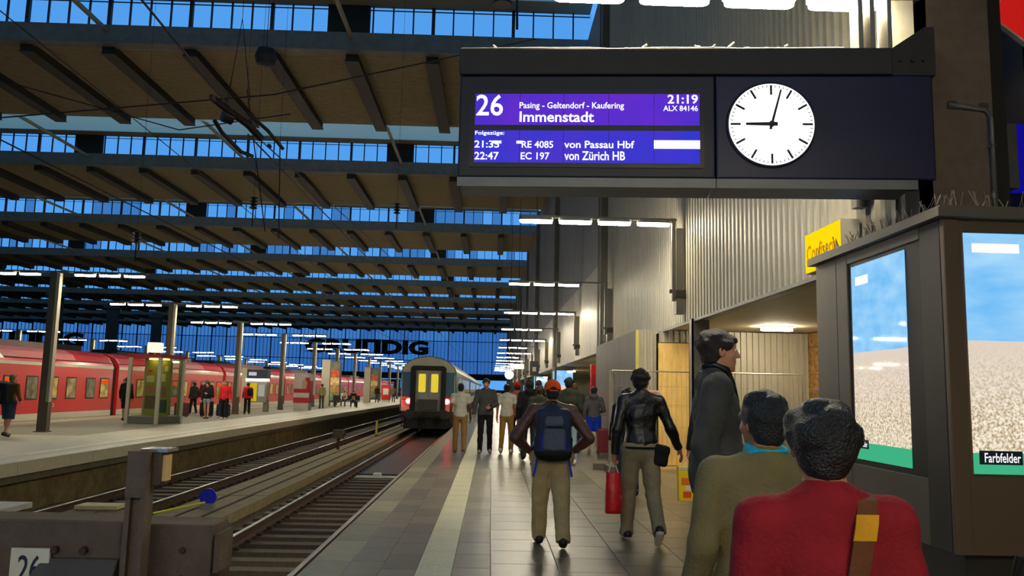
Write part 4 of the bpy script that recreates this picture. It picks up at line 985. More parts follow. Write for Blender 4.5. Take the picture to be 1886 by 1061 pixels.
MB().bx(-.5, .5, -.51, -.5, .48, .82).bx(-.5, .5, -.51, -.5, 1.12, 1.38).bx(.5, .51, -.5, .5, .48, 1.9).bx(.2, .5, -.51, -.5, 1.38, 2.1).each('red_print', pm_r, pc)
MB().prism([(.0, 1.4), (.3, 1.4), (.34, 1.8), (.2, 2.0), (.02, 1.9)], -.52, -.51, 'y').build('portrait_print', M('poster_skin', (206, 150, 130), .6), pc)
for k, (x, y, w_) in enumerate(((-13.0, 66.0, 1.0), (-12.9, 87.2, 1.0))):
    t = thing('advertising_pillar', '%s pale pillar with coloured poster panel on the far platform' % ('nearer' if k == 0 else 'farther'), 'pillar', (x, y, 0))
    MB().bx(-.55, .1, -.35, .35, 0, 3.7).build('shaft', M('pillar_pale', (168, 162, 144), .6, 0, .06, 2), t)
    MB().bx(.12, .9, -.3, .3, .3, 3.6).build('poster_case', M('pillar_case', (70, 70, 66), .5), t)
    for q, c in enumerate(((120, 140, 96), (176, 132, 72), (206, 176, 120), (196, 84, 44), (96, 104, 80))):
        MB().bx(.16, .86, -.32, -.3, .5 + q * .6, 1.08 + q * .6).build('poster_print', M('pp_%d' % q, c, .6, 0, .5, 4), t)
t = thing('red_vending_machine', 'red vending machine far down the far platform', 'machine', (-11.8, 92.5, 0))
MB().bx(-.45, .45, -.4, .4, .25, 1.9).build('cabinet', M('vend_red', (206, 34, 38), .4), t); MB().bx(-.3, .3, -.41, -.4, .8, 1.5).build('front_print', white_paint, t)
MB().bx(-.42, .42, -.36, .36, 0, .25).build('base', white_paint, t)
bn = thing('platform_bench', 'dark bench with two seated people far along the far platform', 'bench', (-11.2, 64.6, 0))
MB().bx(-1.2, .9, -.22, .25, .42, .47).build('seat', t_under, bn); MB().bx(-1.2, .9, .22, .27, .5, .9).build('backrest', t_under, bn)
for x in (-1.0, .7): MB().bx(x - .04, x + .04, -.2, .22, 0, .42).build('leg', t_under, bn)
# ---- low buildings and yard beyond the hall
bmat = M('yard_building', (30, 30, 34), 0.9)
for lab, x0, x1, h_, y in (('low dark yard building beyond the hall behind the red train', -150, -33, 4.5, 290), ('dark signal box beyond the hall behind the coach', -26, -11, 3.4, 270), ('long dark yard wall beyond the hall', -60, 30, 1.4, 300)):
    t = thing('yard_building', lab, 'building', (0, y, -1.05)); MB().bx(x0, x1, 0, 8, 0, h_ + 1).build('wall', bmat, t); MB().bx(x0 - .5, x1 + .5, -.5, 8.5, h_ + 1, h_ + 1.3).build('roof', bmat, t)
    wn = MB()
    for x in np.arange(x0 + 2, x1 - 2, 4.0): wn.bx(x, x + 1.6, -.05, 0, h_ - .6, h_ + .3)
    wn.each('window', wins[0], t)
# ---- far details of the near platform
t = thing('platform_clock', 'small round glowing clock far down the near platform', 'clock', (1.32, 62, 2.75))
MB().cyl((0, -.1, 0), (0, .1, 0), .34, 28).build('face', EM('clock_far', (255, 250, 236), 1.6), t)
MB().cyl((0, 0, .3), (0, 0, 13.1), .02, 8).build('hanger', dark_steel, t)
t = thing('lit_sign_box', 'small pale lit sign box above the far end of the near platform', 'sign', (1.85, 60, 3.15))
MB().bx(-.5, .5, -.12, .12, 0, .36).build('box', EM('box_far', (255, 244, 214), 1.3), t, bevel=.03)
MB().cyl((0, 0, .36), (0, 0, 12.75), .02, 8).build('hanger', dark_steel, t)
t = thing('train_sign_frame', 'dark hanging sign with pale arrow far along the right wall', 'sign', (2.9, 56, 2.6))
MB().bx(-.3, .3, -.05, .05, 0, 1.0).build('panel', black_metal, t); MB().bx(-.12, .12, -.06, -.05, .3, .6).build('arrow', M('arrow_grey', (150, 150, 150), .5), t)
MB().cyl((0, 0, 1.0), (0, 0, 13.3), .02, 8).build('hanger', dark_steel, t)
# ================================================================== people: continuous surfaces grown from a signed distance field
def V(*a): return np.array(a, float)
def rotm(rx=0, ry=0, rz=0): return np.array(Euler((rx, ry, rz)).to_matrix())
def cone(a, b, ra, rb, k=.02, clips=(), sq=None, op='u'): return dict(t='c', a=V(*a), b=V(*b), ra=ra, rb=rb, k=k, clips=clips, op=op, sq=sq)
def ell(c, r, R=None, k=.03, clips=(), op='u'): return dict(t='e', c=V(*c), r=V(*r), R=R, k=k, clips=clips, op=op)
def rbox(c, hs, rd, R=None, k=.01, clips=(), op='u'): return dict(t='b', c=V(*c), h=V(*hs), rd=rd, R=R, k=k, clips=clips, op=op)
def bounds(p):
    if p['t'] == 'c':
        r = max(p['ra'], p['rb']); return np.minimum(p['a'], p['b']) - r, np.maximum(p['a'], p['b']) + r
    r = p['r'].max() if p['t'] == 'e' else np.linalg.norm(p['h']) + p['rd']
    if p['R'] is None and p['t'] == 'e': return p['c'] - p['r'], p['c'] + p['r']
    return p['c'] - r, p['c'] + r
def evalp(p, X, Y, Z):
    if p['t'] == 'c':
        a, b = p['a'], p['b']; d = b - a; L2 = max(d @ d, 1e-9)
        px, py, pz = X - a[0], Y - a[1], Z - a[2]
        t = np.clip((px * d[0] + py * d[1] + pz * d[2]) / L2, 0, 1)
        qx, qy, qz = px - t * d[0], py - t * d[1], pz - t * d[2]
        r = np.sqrt(qx * qx + qy * qy + qz * qz) - (p['ra'] + (p['rb'] - p['ra']) * t)
    else:
        c = p['c']; x, y, z = X - c[0], Y - c[1], Z - c[2]
        if p['R'] is not None:
            R = p['R']; x, y, z = (R[0, 0] * x + R[1, 0] * y + R[2, 0] * z, R[0, 1] * x + R[1, 1] * y + R[2, 1] * z, R[0, 2] * x + R[1, 2] * y + R[2, 2] * z)
        if p['t'] == 'e':
            q = p['r']
            k0 = np.sqrt((x / q[0]) ** 2 + (y / q[1]) ** 2 + (z / q[2]) ** 2); k1 = np.sqrt((x / q[0] ** 2) ** 2 + (y / q[1] ** 2) ** 2 + (z / q[2] ** 2) ** 2)
            r = k0 * (k0 - 1) / np.maximum(k1, 1e-6)
        else:
            h = p['h']; ax, ay, az = np.abs(x) - h[0], np.abs(y) - h[1], np.abs(z) - h[2]
            r = np.sqrt(np.maximum(ax, 0) ** 2 + np.maximum(ay, 0) ** 2 + np.maximum(az, 0) ** 2) + np.minimum(np.maximum(ax, np.maximum(ay, az)), 0) - p['rd']
    for pt, n in p['clips']:
        r = np.maximum(r, (X - pt[0]) * n[0] + (Y - pt[1]) * n[1] + (Z - pt[2]) * n[2])
    return r
def sdf_mesh(name, prims, h, mats, noise=0.0, nfreq=26.0, matfn=None, cuts=(), seed=1, smooth_it=0):
    lo = np.min([bounds(p)[0] for p in prims if p['op'] == 'u'], 0) - 3 * h - noise; hi = np.max([bounds(p)[1] for p in prims if p['op'] == 'u'], 0) + 3 * h + noise
    n = np.ceil((hi - lo) / h).astype(int) + 1
    D = np.full(n, .5, np.float32)
    ax = [lo[i] + h * np.arange(n[i]) for i in range(3)]
    for p in prims:
        b0, b1 = bounds(p); mg = p['k'] + 3 * h
        i0 = np.clip(np.floor((b0 - mg - lo) / h).astype(int), 0, n - 1); i1 = np.clip(np.ceil((b1 + mg - lo) / h).astype(int) + 1, 1, n)
        if (i1 <= i0).any(): continue
        sl = tuple(slice(i0[i], i1[i]) for i in range(3))
        X = ax[0][sl[0]][:, None, None]; Y = ax[1][sl[1]][None, :, None]; Z = ax[2][sl[2]][None, None, :]
        d = evalp(p, X, Y, Z); o = D[sl]; k = p['k']
        if p['op'] == 'u':
            hh = np.clip(.5 + .5 * (o - d) / k, 0, 1); D[sl] = o + (d - o) * hh - k * hh * (1 - hh)
        else:
            d = -d; hh = np.clip(.5 - .5 * (o - d) / k, 0, 1); D[sl] = o + (d - o) * hh + k * hh * (1 - hh)
    if noise:
        I = np.argwhere(np.abs(D) < noise + 3 * h); P = lo + I * h; rg = np.random.RandomState(seed); v = np.zeros(len(P))
        for f, am in ((nfreq, .5), (nfreq * 1.9, .3), (nfreq * 3.3, .2)):
            for q in range(3):
                w = rg.normal(size=3); w[2] *= 1.5; w *= f / np.linalg.norm(w)
                v += am * np.sin(P @ w + rg.uniform(0, 6.28) + 1.2 * np.sin(P @ (rg.normal(size=3) * f * .4)))
        D[tuple(I.T)] += (noise * .6 * v).astype(np.float32)
    for pt, nn in cuts:
        D = np.maximum(D, ((ax[0] - pt[0])[:, None, None] * nn[0] + (ax[1] - pt[1])[None, :, None] * nn[1] + (ax[2] - pt[2])[None, None, :] * nn[2]).astype(np.float32))
    S = D < 0
    cnt = np.zeros(tuple(n - 1), np.int8)
    for dx in (0, 1):
        for dy in (0, 1):
            for dz in (0, 1): cnt += S[dx:n[0] - 1 + dx, dy:n[1] - 1 + dy, dz:n[2] - 1 + dz]
    A = np.argwhere((cnt > 0) & (cnt < 8))
    if len(A) == 0: return None
    idx = np.full(tuple(n - 1), -1, np.int32); idx[tuple(A.T)] = np.arange(len(A))
    acc = np.zeros((len(A), 3)); c = np.zeros(len(A))
    cor = [(a, b, d) for a in (0, 1) for b in (0, 1) for d in (0, 1)]
    val = {q: D[A[:, 0] + q[0], A[:, 1] + q[1], A[:, 2] + q[2]].astype(float) for q in cor}
    for q in cor:
        for axi in range(3):
            if q[axi]: continue
            q2 = list(q); q2[axi] = 1; q2 = tuple(q2); v0, v1 = val[q], val[q2]; m = (v0 < 0) != (v1 < 0)
            t = np.where(m, v0 / np.where(m, v0 - v1, 1), 0)
            pos = np.zeros((len(A), 3)); pos += np.array(q); pos[:, axi] = t
            acc[m] += pos[m]; c[m] += 1
    Vt = lo + h * (A + acc / c[:, None])
    F = []
    for axi in range(3):
        s0 = [slice(None)] * 3; s1 = [slice(None)] * 3; s0[axi] = slice(0, n[axi] - 1); s1[axi] = slice(1, n[axi])
        E = np.argwhere(S[tuple(s0)] != S[tuple(s1)])
        o1, o2 = [a for a in range(3) if a != axi]
        E = E[(E[:, o1] > 0) & (E[:, o2] > 0) & (E[:, o1] < n[o1] - 1) & (E[:, o2] < n[o2] - 1)]
        if not len(E): continue
        ins = S[tuple(E.T)]
        def g(a, b):
            q = E.copy(); q[:, o1] -= a; q[:, o2] -= b; return idx[tuple(q.T)]
        Q = np.stack([g(1, 1), g(0, 1), g(0, 0), g(1, 0)], 1)
        flip = ins if axi != 1 else ~ins
        Q[~flip] = Q[~flip][:, ::-1]
        F.append(Q)
    F = np.concatenate(F)
    me = bpy.data.meshes.new(name); me.vertices.add(len(Vt)); me.vertices.foreach_set('co', Vt.ravel())
    me.loops.add(F.size); me.loops.foreach_set('vertex_index', F.ravel().astype(np.int32))
    me.polygons.add(len(F)); me.polygons.foreach_set('loop_start', np.arange(0, F.size, 4, dtype=np.int32))
    me.polygons.foreach_set('use_smooth', np.ones(len(F), bool))
    if not isinstance(mats, (list, tuple)): mats = [mats]
    for m in mats: me.materials.append(m)
    if matfn is not None and len(mats) > 1: me.polygons.foreach_set('material_index', matfn(Vt[F].mean(1)).astype(np.int32))
    me.update(calc_edges=True); me.validate(); return me

SKIN = dict(light=M('skin_light', (196, 138, 108), .5, 0, .08, 20), tan=M('skin_tan', (166, 108, 74), .5, 0, .08, 20), dark=M('skin_dark', (92, 56, 40), .5, 0, .08, 20))
HAIR = dict(black=M('hair_black', (14, 12, 12), .45, 0, .4, 60, .6, 160), brown=M('hair_brown', (42, 28, 20), .5, 0, .4, 60, .6, 160), fair=M('hair_fair', (126, 96, 58), .55, 0, .3, 60, .6, 160), grey=M('hair_grey', (120, 112, 104), .6, 0, .3, 60, .6, 160))
lip_m = M('lips', (150, 82, 74), .5); brow_m = M('brow_dark', (36, 26, 20), .6); eye_w = M('eye_white', (210, 206, 198), .3); iris_m = M('iris', (40, 28, 20), .25)
def cloth(name, c, rough=.85, var=.14, bump=.35, bs=90, **kw): return M(name, c, rough, 0, var, 9, bump, bs, .3, **kw)

def skeleton(hgt, P):
    s = hgt / 1.735; w = P.get('w', 1.0); J = {}
    lean = math.radians(P.get('lean', 0)); tw = math.radians(P.get('twist', 0)); pv = V(0, 0, .95)
    Rc = rotm(-lean, 0, tw)
    def T(v): return pv + Rc @ (V(*v) - pv)
    J['pel'] = V(0, 0, .93); J['waist'] = T((0, .0, 1.06)); J['chest'] = T((0, -.005, 1.27)); J['neck0'] = T((0, -.02, 1.47)); J['neck1'] = T((0, .0, 1.53))
    hy = math.radians(P.get('yaw', 0)); hp = math.radians(P.get('nod', 0))
    J['Rc'] = Rc; J['Rh'] = rotm(-hp, 0, hy)
    J['head'] = J['neck1'] + J['Rh'] @ V(0, .012, .085)
    for sd, sg in (('L', -1), ('R', 1)):
        J['sh' + sd] = T((sg * .178 * w, -.01, 1.415))
        e = P.get('e' + sd, (.235, -.03, 1.13)); q = P.get('w' + sd, (.255, .05, .885))
        J['el' + sd] = V(sg * e[0] * (1 if P.get('e' + sd) is not None else w), e[1], e[2]); J['wr' + sd] = V(sg * q[0] * (1 if P.get('w' + sd) is not None else w), q[1], q[2])
        a, kb, ab = P.get('leg' + sd, (0, 3, 2)); a = math.radians(a); kb = math.radians(kb); ab = math.radians(ab)
        hp_ = V(sg * .092, 0, .91); J['hip' + sd] = hp_
        kn = hp_ + .425 * V(sg * math.sin(ab), math.sin(a) * math.cos(ab), -math.cos(a) * math.cos(ab)); J['kn' + sd] = kn
        a2 = a - kb; an = kn + .405 * V(sg * math.sin(ab) * .5, math.sin(a2), -math.cos(a2)); J['an' + sd] = an
        J['fp' + sd] = math.radians(P.get('foot' + sd, 0)); J['ft' + sd] = math.radians(P.get('toe' + sd, 6)) * sg
    low = 9
    for sd in 'LR':
        fp = J['fp' + sd]; ft = J['ft' + sd]; J['fd' + sd] = V(math.sin(ft) * math.cos(fp), math.cos(ft) * math.cos(fp), -math.sin(fp))
        toe = J['an' + sd] + .17 * J['fd' + sd] - V(0, 0, .05 * math.cos(fp)); J['to' + sd] = toe
        low = min(low, J['an' + sd][2] - .082, toe[2] - .035)
    for k in list(J):
        if isinstance(J[k], np.ndarray) and J[k].shape == (3,) and not k.startswith('fd'): J[k] = (J[k] - V(0, 0, low)) * s
    J['s'] = s; J['w'] = w; return J
def hand_prims(J, sd, curl=.5, spread=.0, grip=False):
    s = J['s']; el, wr = J['el' + sd], J['wr' + sd]; h = wr - el; h /= np.linalg.norm(h)
    sg = -1 if sd == 'L' else 1
    n = V(-sg, 0, 0); n -= h * (n @ h); n /= np.linalg.norm(n)          # palm faces the body
    f = np.cross(h, n) * (1 if sd == 'R' else -1); f /= np.linalg.norm(f)
    if f[1] < 0: f = -f                                                # thumb side points forward
    out = [cone(wr - h * .02 * s, wr + h * .03 * s, .026 * s, .026 * s, .02 * s)]
    for i, (off, L) in enumerate(((.030, .075), (.010, .084), (-.011, .078), (-.030, .062))):
        kn = wr + (h * .088 + f * off) * s
        out.append(cone(wr + (h * .02 + f * off * .5) * s, kn, .015 * s, .0125 * s, .012 * s))
        p = kn; ang = .15
        for j, fr in enumerate((.42, .32, .26)):
            ang += curl * (1.0 if not grip else 1.9) * (.8 if j else .5)
            d = h * math.cos(ang) + n * math.sin(ang); q = p + d * L * fr * s
            out.append(cone(p, q, (.0098 - .001 * j) * s, (.0092 - .001 * j) * s, .004 * s)); p = q
    b = wr + (h * .035 + f * .028) * s; m = b + (h * .035 + f * .032 + n * .012) * s; e = m + (h * .034 + f * .004 + n * .018) * s
    out += [cone(wr + (h * .02 + f * .012) * s, b, .015 * s, .014 * s, .012 * s), cone(b, m, .0125 * s, .011 * s, .006 * s), cone(m, e, .0108 * s, .009 * s, .004 * s)]
    return out
def head_prims(J, face=True):
    s = J['s'] * .98; R = J['Rh']; c = J['head']
    def W(*v): return c + R @ (V(*v) * s)
    k = .018 * s
    pr = [ell(W(0, -.012, .03), V(.075, .094, .088) * s, R, k), ell(W(0, .022, -.03), V(.062, .070, .078) * s, R, .03 * s), ell(W(0, .05, -.082), V(.036, .034, .028) * s, R, .03 * s),
          ell(W(0, .074, -.1), V(.018, .014, .014) * s, R, .015 * s),
          cone(W(0, .088, .018), W(0, .108, -.026), .009 * s, .0125 * s, .012 * s), ell(W(-.012, .096, -.03), V(.009, .01, .008) * s, R, .008 * s), ell(W(.012, .096, -.03), V(.009, .01, .008) * s, R, .008 * s),
          cone(W(-.042, .072, .032), W(.042, .072, .032), .012 * s, .012 * s, .02 * s),
          ell(W(-.04, .062, -.022), V(.022, .02, .02) * s, R, .02 * s), ell(W(.04, .062, -.022), V(.022, .02, .02) * s, R, .02 * s),
          ell(W(0, .082, -.056), V(.024, .012, .006) * s, R, .008 * s), ell(W(0, .081, -.067), V(.021, .012, .0065) * s, R, .006 * s)]
    for sg in (-1, 1):
        Re = R @ rotm(0, 0, sg * .35)
        pr.append(ell(W(sg * .077, -.008, -.004), V(.010, .020, .032) * s, Re, .006 * s)); pr.append(ell(W(sg * .083, -.004, .0), V(.006, .011, .02) * s, Re, .004 * s, op='s'))
        pr.append(ell(W(sg * .031, .094, .008), V(.018, .013, .0095) * s, R, .010 * s, op='s'))
    pr.append(cone(J['neck0'] - V(0, 0, .02 * s), c + R @ (V(0, -.025, -.05) * s), .058 * s, .053 * s, .03 * s))
    return pr
def hair_mesh(J, style, h, mats, seed=1):
    s = J['s'] * .98; R = J['Rh']; c = J['head']
    def W(*v): return c + R @ (V(*v) * s)
    t = dict(short=.009, crop=.005, full=.014, long=.016)[style]
    pr = [ell(W(0, -.021, .034), V(.077 + t, .093 + t, .086 + t) * s, R, .01 * s)]
    nap = dict(short=-.075, crop=-.055, full=-.085, long=-.03)[style]
    pr.append(ell(W(0, -.052, -.02), V(.069 + t * .6, .048 + t * .7, .082) * s, R, .03 * s, clips=((W(0, 0, nap), -(R @ V(0, -.35, 1)) ), )))
    if style in ('full', 'short'):
        rg = np.random.RandomState(seed)
        for q in range(26):
            d = rg.normal(size=3); d[2] = abs(d[2]) * .8 - .25; d[1] -= .7; d /= np.linalg.norm(d)
            pr.append(ell(W(*(V(0, -.014, .035) + d * V(.076, .095, .087) * 1.04)), V(.024, .024, .018) * s * (1.0 if style == 'full' else .85), R, .024 * s))
    if style == 'long':
        pr += [cone(W(0, -.07, .0), W(0, -.09, -.26), .075 * s, .05 * s, .03 * s), cone(W(-.06, -.03, .0), W(-.07, -.04, -.22), .035 * s, .025 * s, .03 * s), cone(W(.06, -.03, .0), W(.07, -.04, -.22), .035 * s, .025 * s, .03 * s)]
    # clear the face and the ears
    pr.append(ell(W(0, .105, -.045), V(.082, .075, .098) * s, R, .012 * s, op='s'))
    for sg in (-1, 1): pr.append(ell(W(sg * .09, .028, -.035), V(.024, .032, .036) * s, R, .012 * s, op='s'))
    return sdf_mesh('hair', pr, h, mats, .0035 * s, 95, seed=seed)
def person(label, loc, rz, hgt, pose, skin, vox, top, bottom, shoe, hair=None, cap=None, face=False, cat='person', group=None, hood=False, curl=(.5, .5), sleeve='long', legs='long', waistband=None, hem=.86, topname='jacket', collar=None, seed=1, grip=(False, False), topw=1.0, legw=1.0, parent_only=False, sock=None):
    t = thing('person', label, cat, loc, math.radians(rz), group)
    J = skeleton(hgt, pose); s = J['s']; w = J['w']; Rc = J['Rc']
    # body
    al = .8 if sleeve == 'long' else 1.0; ll = .78 if legs == 'long' else 1.0
    b = [ell(J['chest'], V(.145 * w, .092, .19) * s, Rc, .04 * s), ell(J['waist'], V(.125 * w, .088, .15) * s, Rc, .04 * s), ell(J['pel'], V(.15 * w, .1, .12) * s, None, .04 * s)]
    for sd in 'LR':
        b += [cone(J['neck0'], J['sh' + sd], .05 * s, .048 * s, .04 * s), cone(J['sh' + sd], J['el' + sd], .044 * s * al, .035 * s * al, .02 * s), cone(J['el' + sd], J['wr' + sd], .036 * s * al, .025 * s, .015 * s)]
        b += [cone(J['hip' + sd], J['kn' + sd], .076 * s * ll, .05 * s * ll, .03 * s), cone(J['kn' + sd], J['an' + sd], .05 * s * ll, .034 * s, .02 * s)]
        kn, an = J['kn' + sd], J['an' + sd]
        if legs != 'long': b.append(ell(kn + (an - kn) * .3 + V(0, -.018 * s, 0), V(.046 * ll, .05 * ll, .11) * s, None, .03 * s))
        b.append(cone(an, J['to' + sd], .03 * s, .022 * s, .02 * s))
        b += hand_prims(J, sd, curl[0 if sd == 'L' else 1], grip=grip[0 if sd == 'L' else 1])
    b += head_prims(J)
    Rh, hc, hs = J['Rh'], J['head'], s * .98
    def mf(C):
        q = ((C - hc) @ Rh) / hs; r = np.zeros(len(C))
        r[(np.abs(q[:, 0]) < .025) & (q[:, 1] > .07) & (q[:, 2] < -.05) & (q[:, 2] > -.074)] = 1
        r[(np.abs(np.abs(q[:, 0]) - .032) < .02) & (q[:, 1] > .06) & (np.abs(q[:, 2] - .033) < .006)] = 2
        return r
    put('body', sdf_mesh('body', b, vox, [SKIN[skin], lip_m, brow_m], matfn=mf), t)
    if face:
        for sg in (-1, 1):
            p = hc + Rh @ (V(sg * .031, .078, .007) * hs)
            e = MB(); e.lathe([(.0125 * hs * math.sin(a), -.0125 * hs * math.cos(a)) for a in np.linspace(.05, 3.09, 9)], n=14)
            eo = e.build('eye', eye_w, t, tuple(p), smooth=True)
            q = Rh @ V(0, .0105 * hs, 0); MB().cyl(q, q * 1.25, .0055 * hs, 10).build('iris', iris_m, eo)
    # top
    tw_ = topw; th = .020
    pr = [ell(J['chest'] + Rc @ V(0, -.004, .0), V((.160 + th * .4) * w * tw_, .108 * tw_, .205) * s, Rc, .05 * s), ell(J['waist'], V(.155 * w * tw_, .112 * tw_, .19) * s, Rc, .05 * s)]
    hz = hem * s
    pr.append(ell(J['pel'] + V(0, 0, .02 * s), V(.175 * w * tw_, .128 * tw_, .2) * s, None, .05 * s, clips=((V(0, 0, hz), V(0, 0, -1)),)))
    for p in pr[:2]: p['clips'] = ((V(0, 0, hz), V(0, 0, -1)),)
    for sd in 'LR':
        pr.append(cone(J['neck0'] + Rc @ V(0, -.008, -.02) * s, J['sh' + sd] + V(0, 0, -.006 * s), .072 * s, .062 * s, .06 * s))
        a, e_, q = J['sh' + sd], J['el' + sd], J['wr' + sd]
        if sleeve == 'long':
            pr.append(cone(a, e_, .064 * s * tw_, .054 * s * tw_, .03 * s)); d = (q - e_) / np.linalg.norm(q - e_)
            pr.append(cone(e_, q + d * .03 * s, .055 * s * tw_, .042 * s * tw_, .02 * s, clips=((q + d * .005 * s, d),)))
        else:
            d = (e_ - a) / np.linalg.norm(e_ - a); pr.append(cone(a, e_, .062 * s * tw_, .056 * s * tw_, .03 * s, clips=((a + d * .19 * s, d),)))
    nk = J['neck0']
    pr.append(cone(nk - V(0, 0, .02 * s), nk + Rc @ V(0, .006, .055 if topname != 'tshirt' else .012) * s, .074 * s, .068 * s, .02 * s, clips=((nk + Rc @ V(0, 0, .045 if topname != 'tshirt' else .006) * s, Rc @ V(0, -.25, 1)),)))
    if hood: pr.append(ell(nk + Rc @ V(0, -.075, .015) * s, V(.105, .06, .075) * s, None, .03 * s))
    tp = put(topname, sdf_mesh(topname, pr, vox, top, .006 * s if vox < .012 else .004 * s, 24, seed=seed), t)
    if collar:
        MB().tube([tuple(nk + Rc @ (V(.072 * math.sin(a), .004 + .068 * math.cos(a), .012 + .028 * -math.cos(a) * .5) * s)) for a in np.linspace(0, 2 * math.pi, 25)], .016 * s, 8).build('collar', collar, tp, smooth=True)
    # trousers or shorts
    pr = [ell(J['pel'], V(.166 * w * legw, .118 * legw, .14) * s, None, .04 * s)]
    for sd in 'LR':
        a, kn, an = J['hip' + sd], J['kn' + sd], J['an' + sd]
        if legs == 'long':
            pr += [cone(a, kn, .093 * s * legw, .068 * s * legw, .035 * s)]; d = (an - kn) / np.linalg.norm(an - kn)
            pr += [cone(kn, an + d * .06 * s, .067 * s * legw, .058 * s * legw, .02 * s, clips=((an + d * .035 * s, d),))]
        else:
            d = (kn - a) / np.linalg.norm(kn - a); L = np.linalg.norm(kn - a); ff = dict(short=.78, hot=.35, knee=1.0)[legs]
            pr += [cone(a, kn, .096 * s * legw, .086 * s * legw, .03 * s, clips=((a + d * L * ff, d),))]
    pr[0]['clips'] = ((V(0, 0, J['pel'][2] + .10 * s), V(0, 0, 1)),)
    put('trousers' if legs == 'long' else 'shorts', sdf_mesh('trousers', pr, vox, bottom, .006 * s if vox < .012 else .004 * s, 22, seed=seed + 5), t)
    # shoes
    for sd in 'LR':
        an, to, fd = J['an' + sd], J['to' + sd], J['fd' + sd]; fp = J['fp' + sd]
        up = np.cross(np.cross(fd, V(0, 0, 1)), fd); up /= np.linalg.norm(up)
        sole = an - up * .082 * s
        heel = an - fd * .045 * s - up * .045 * s
        sp = [cone(heel, an + fd * .05 * s - up * .035 * s, .042 * s, .044 * s, .02 * s), cone(an + fd * .05 * s - up * .045 * s, an + fd * .155 * s - up * .052 * s, .043 * s, .036 * s, .02 * s), cone(heel + up * .02 * s, an + up * .0 * s, .042 * s, .042 * s, .02 * s, clips=((an + up * .03 * s, up),))]
        cut = ((sole, -up),)
        def mfs(C, sole=sole, up=up): return (((C - sole) @ up) < .022 * s).astype(int)
        put('shoe', sdf_mesh('shoe', sp, min(vox, .012), list(shoe), matfn=mfs, cuts=cut), t)
    hm = None
    if hair: 
        hm = hair_mesh(J, hair[1], min(vox, .010) if vox < .012 else vox * .8, HAIR[hair[0]], seed); put('hair', hm, t)
    if cap:
        def W(*v): return hc + Rh @ (V(*v) * hs)
        cp = [ell(W(0, -.014, .04), V(.094, .112, .098) * hs, Rh, .01 * hs, clips=((W(0, 0, .018), -(Rh @ V(0, .12, 1))),))]
        cp.append(ell(W(0, -.135, .035), V(.042, .045, .026) * hs, Rh, .006 * hs, op='s'))
        co_ = put('cap', sdf_mesh('cap', cp, min(vox, .008), cap, .0015 * hs, 60), t)
        bp = [ell(W(0, .13, .035), V(.078, .085, .012) * hs, Rh, .005)]
        put('cap_brim', sdf_mesh('cap_brim', bp, min(vox, .006), cap), co_)
        MB().tube([tuple(W(.046 * math.sin(a) , -.116 + .006 * abs(math.sin(a)), .016 + .002 * math.cos(a))) for a in np.linspace(-1.5, 1.5, 9)], .007 * hs, 6).build('cap_strap', cap, co_)
        put('cap_button', MB().lathe([(.001, .008), (.008, .006), (.01, 0)], n=10).mesh('cap_button', cap), co_, tuple(W(0, -.014, .137)))
    return t, J
def W2(t, v):
    a = t.rotation_euler.z; v = np.asarray(v); return (t.location.x + v[0] * math.cos(a) - v[1] * math.sin(a), t.location.y + v[0] * math.sin(a) + v[1] * math.cos(a), v[2])
leather = M('black_leather', (13, 13, 13), .34, 0, .25, 9, .5, 22, .6)
brown_leather = M('brown_leather', (90, 58, 48), .42, 0, .2, 9, .5, 25, .5)
beige = cloth('beige_trousers', (182, 160, 116)); khaki = cloth('khaki_trousers', (136, 125, 98)); mustard = cloth('mustard_trousers', (152, 114, 52)); tanp = cloth('tan_trousers', (146, 108, 58))
blackc = cloth('black_cloth', (20, 20, 21)); darkgrey = cloth('charcoal_fleece', (70, 70, 66), .95, .2, .6, 140); whitec = cloth('white_cotton', (196, 190, 174)); denim = cloth('light_denim', (122, 144, 160)); denim_d = cloth('dark_denim', (34, 44, 66))
olive = cloth('olive_cloth', (106, 96, 62)); redc = cloth('red_cotton', (126, 18, 27)); redb = cloth('bright_red_cotton', (200, 34, 40)); maroon = cloth('maroon_cloth', (84, 20, 32)); greyh = cloth('grey_hoodie', (92, 88, 90)); greyj = cloth('grey_jacket', (72, 72, 68))
dgreen = cloth('dark_green_cloth', (40, 44, 34)); bluec = cloth('royal_blue_cloth', (20, 60, 186)); pinkc = cloth('salmon_cloth', (170, 84, 76)); orangec = cloth('orange_cap', (255, 92, 12)); redcap = cloth('red_cap', (200, 28, 36)); plaid = cloth('plaid_cloth', (46, 60, 78), .9, .5)
shoe_k = M('shoe_black', (18, 17, 16), .5); sole_w = M('sole_white', (206, 202, 190), .6); shoe_w = M('shoe_white', (200, 196, 186), .6); sole_k = M('sole_black', (16, 15, 15), .8); shoe_b = M('shoe_brown', (88, 66, 44), .6); shoe_g = M('shoe_grey', (120, 116, 100), .7)
turq = cloth('turquoise_cotton', (30, 164, 182))

def walk(a, front='L'):
    o = 'R' if front == 'L' else 'L'
    return {'leg' + front: (a, 3, 2), 'leg' + o: (-a * .6, a * 1.1 + 6, 2), 'foot' + o: a * .9 + 4, 'foot' + front: 0}

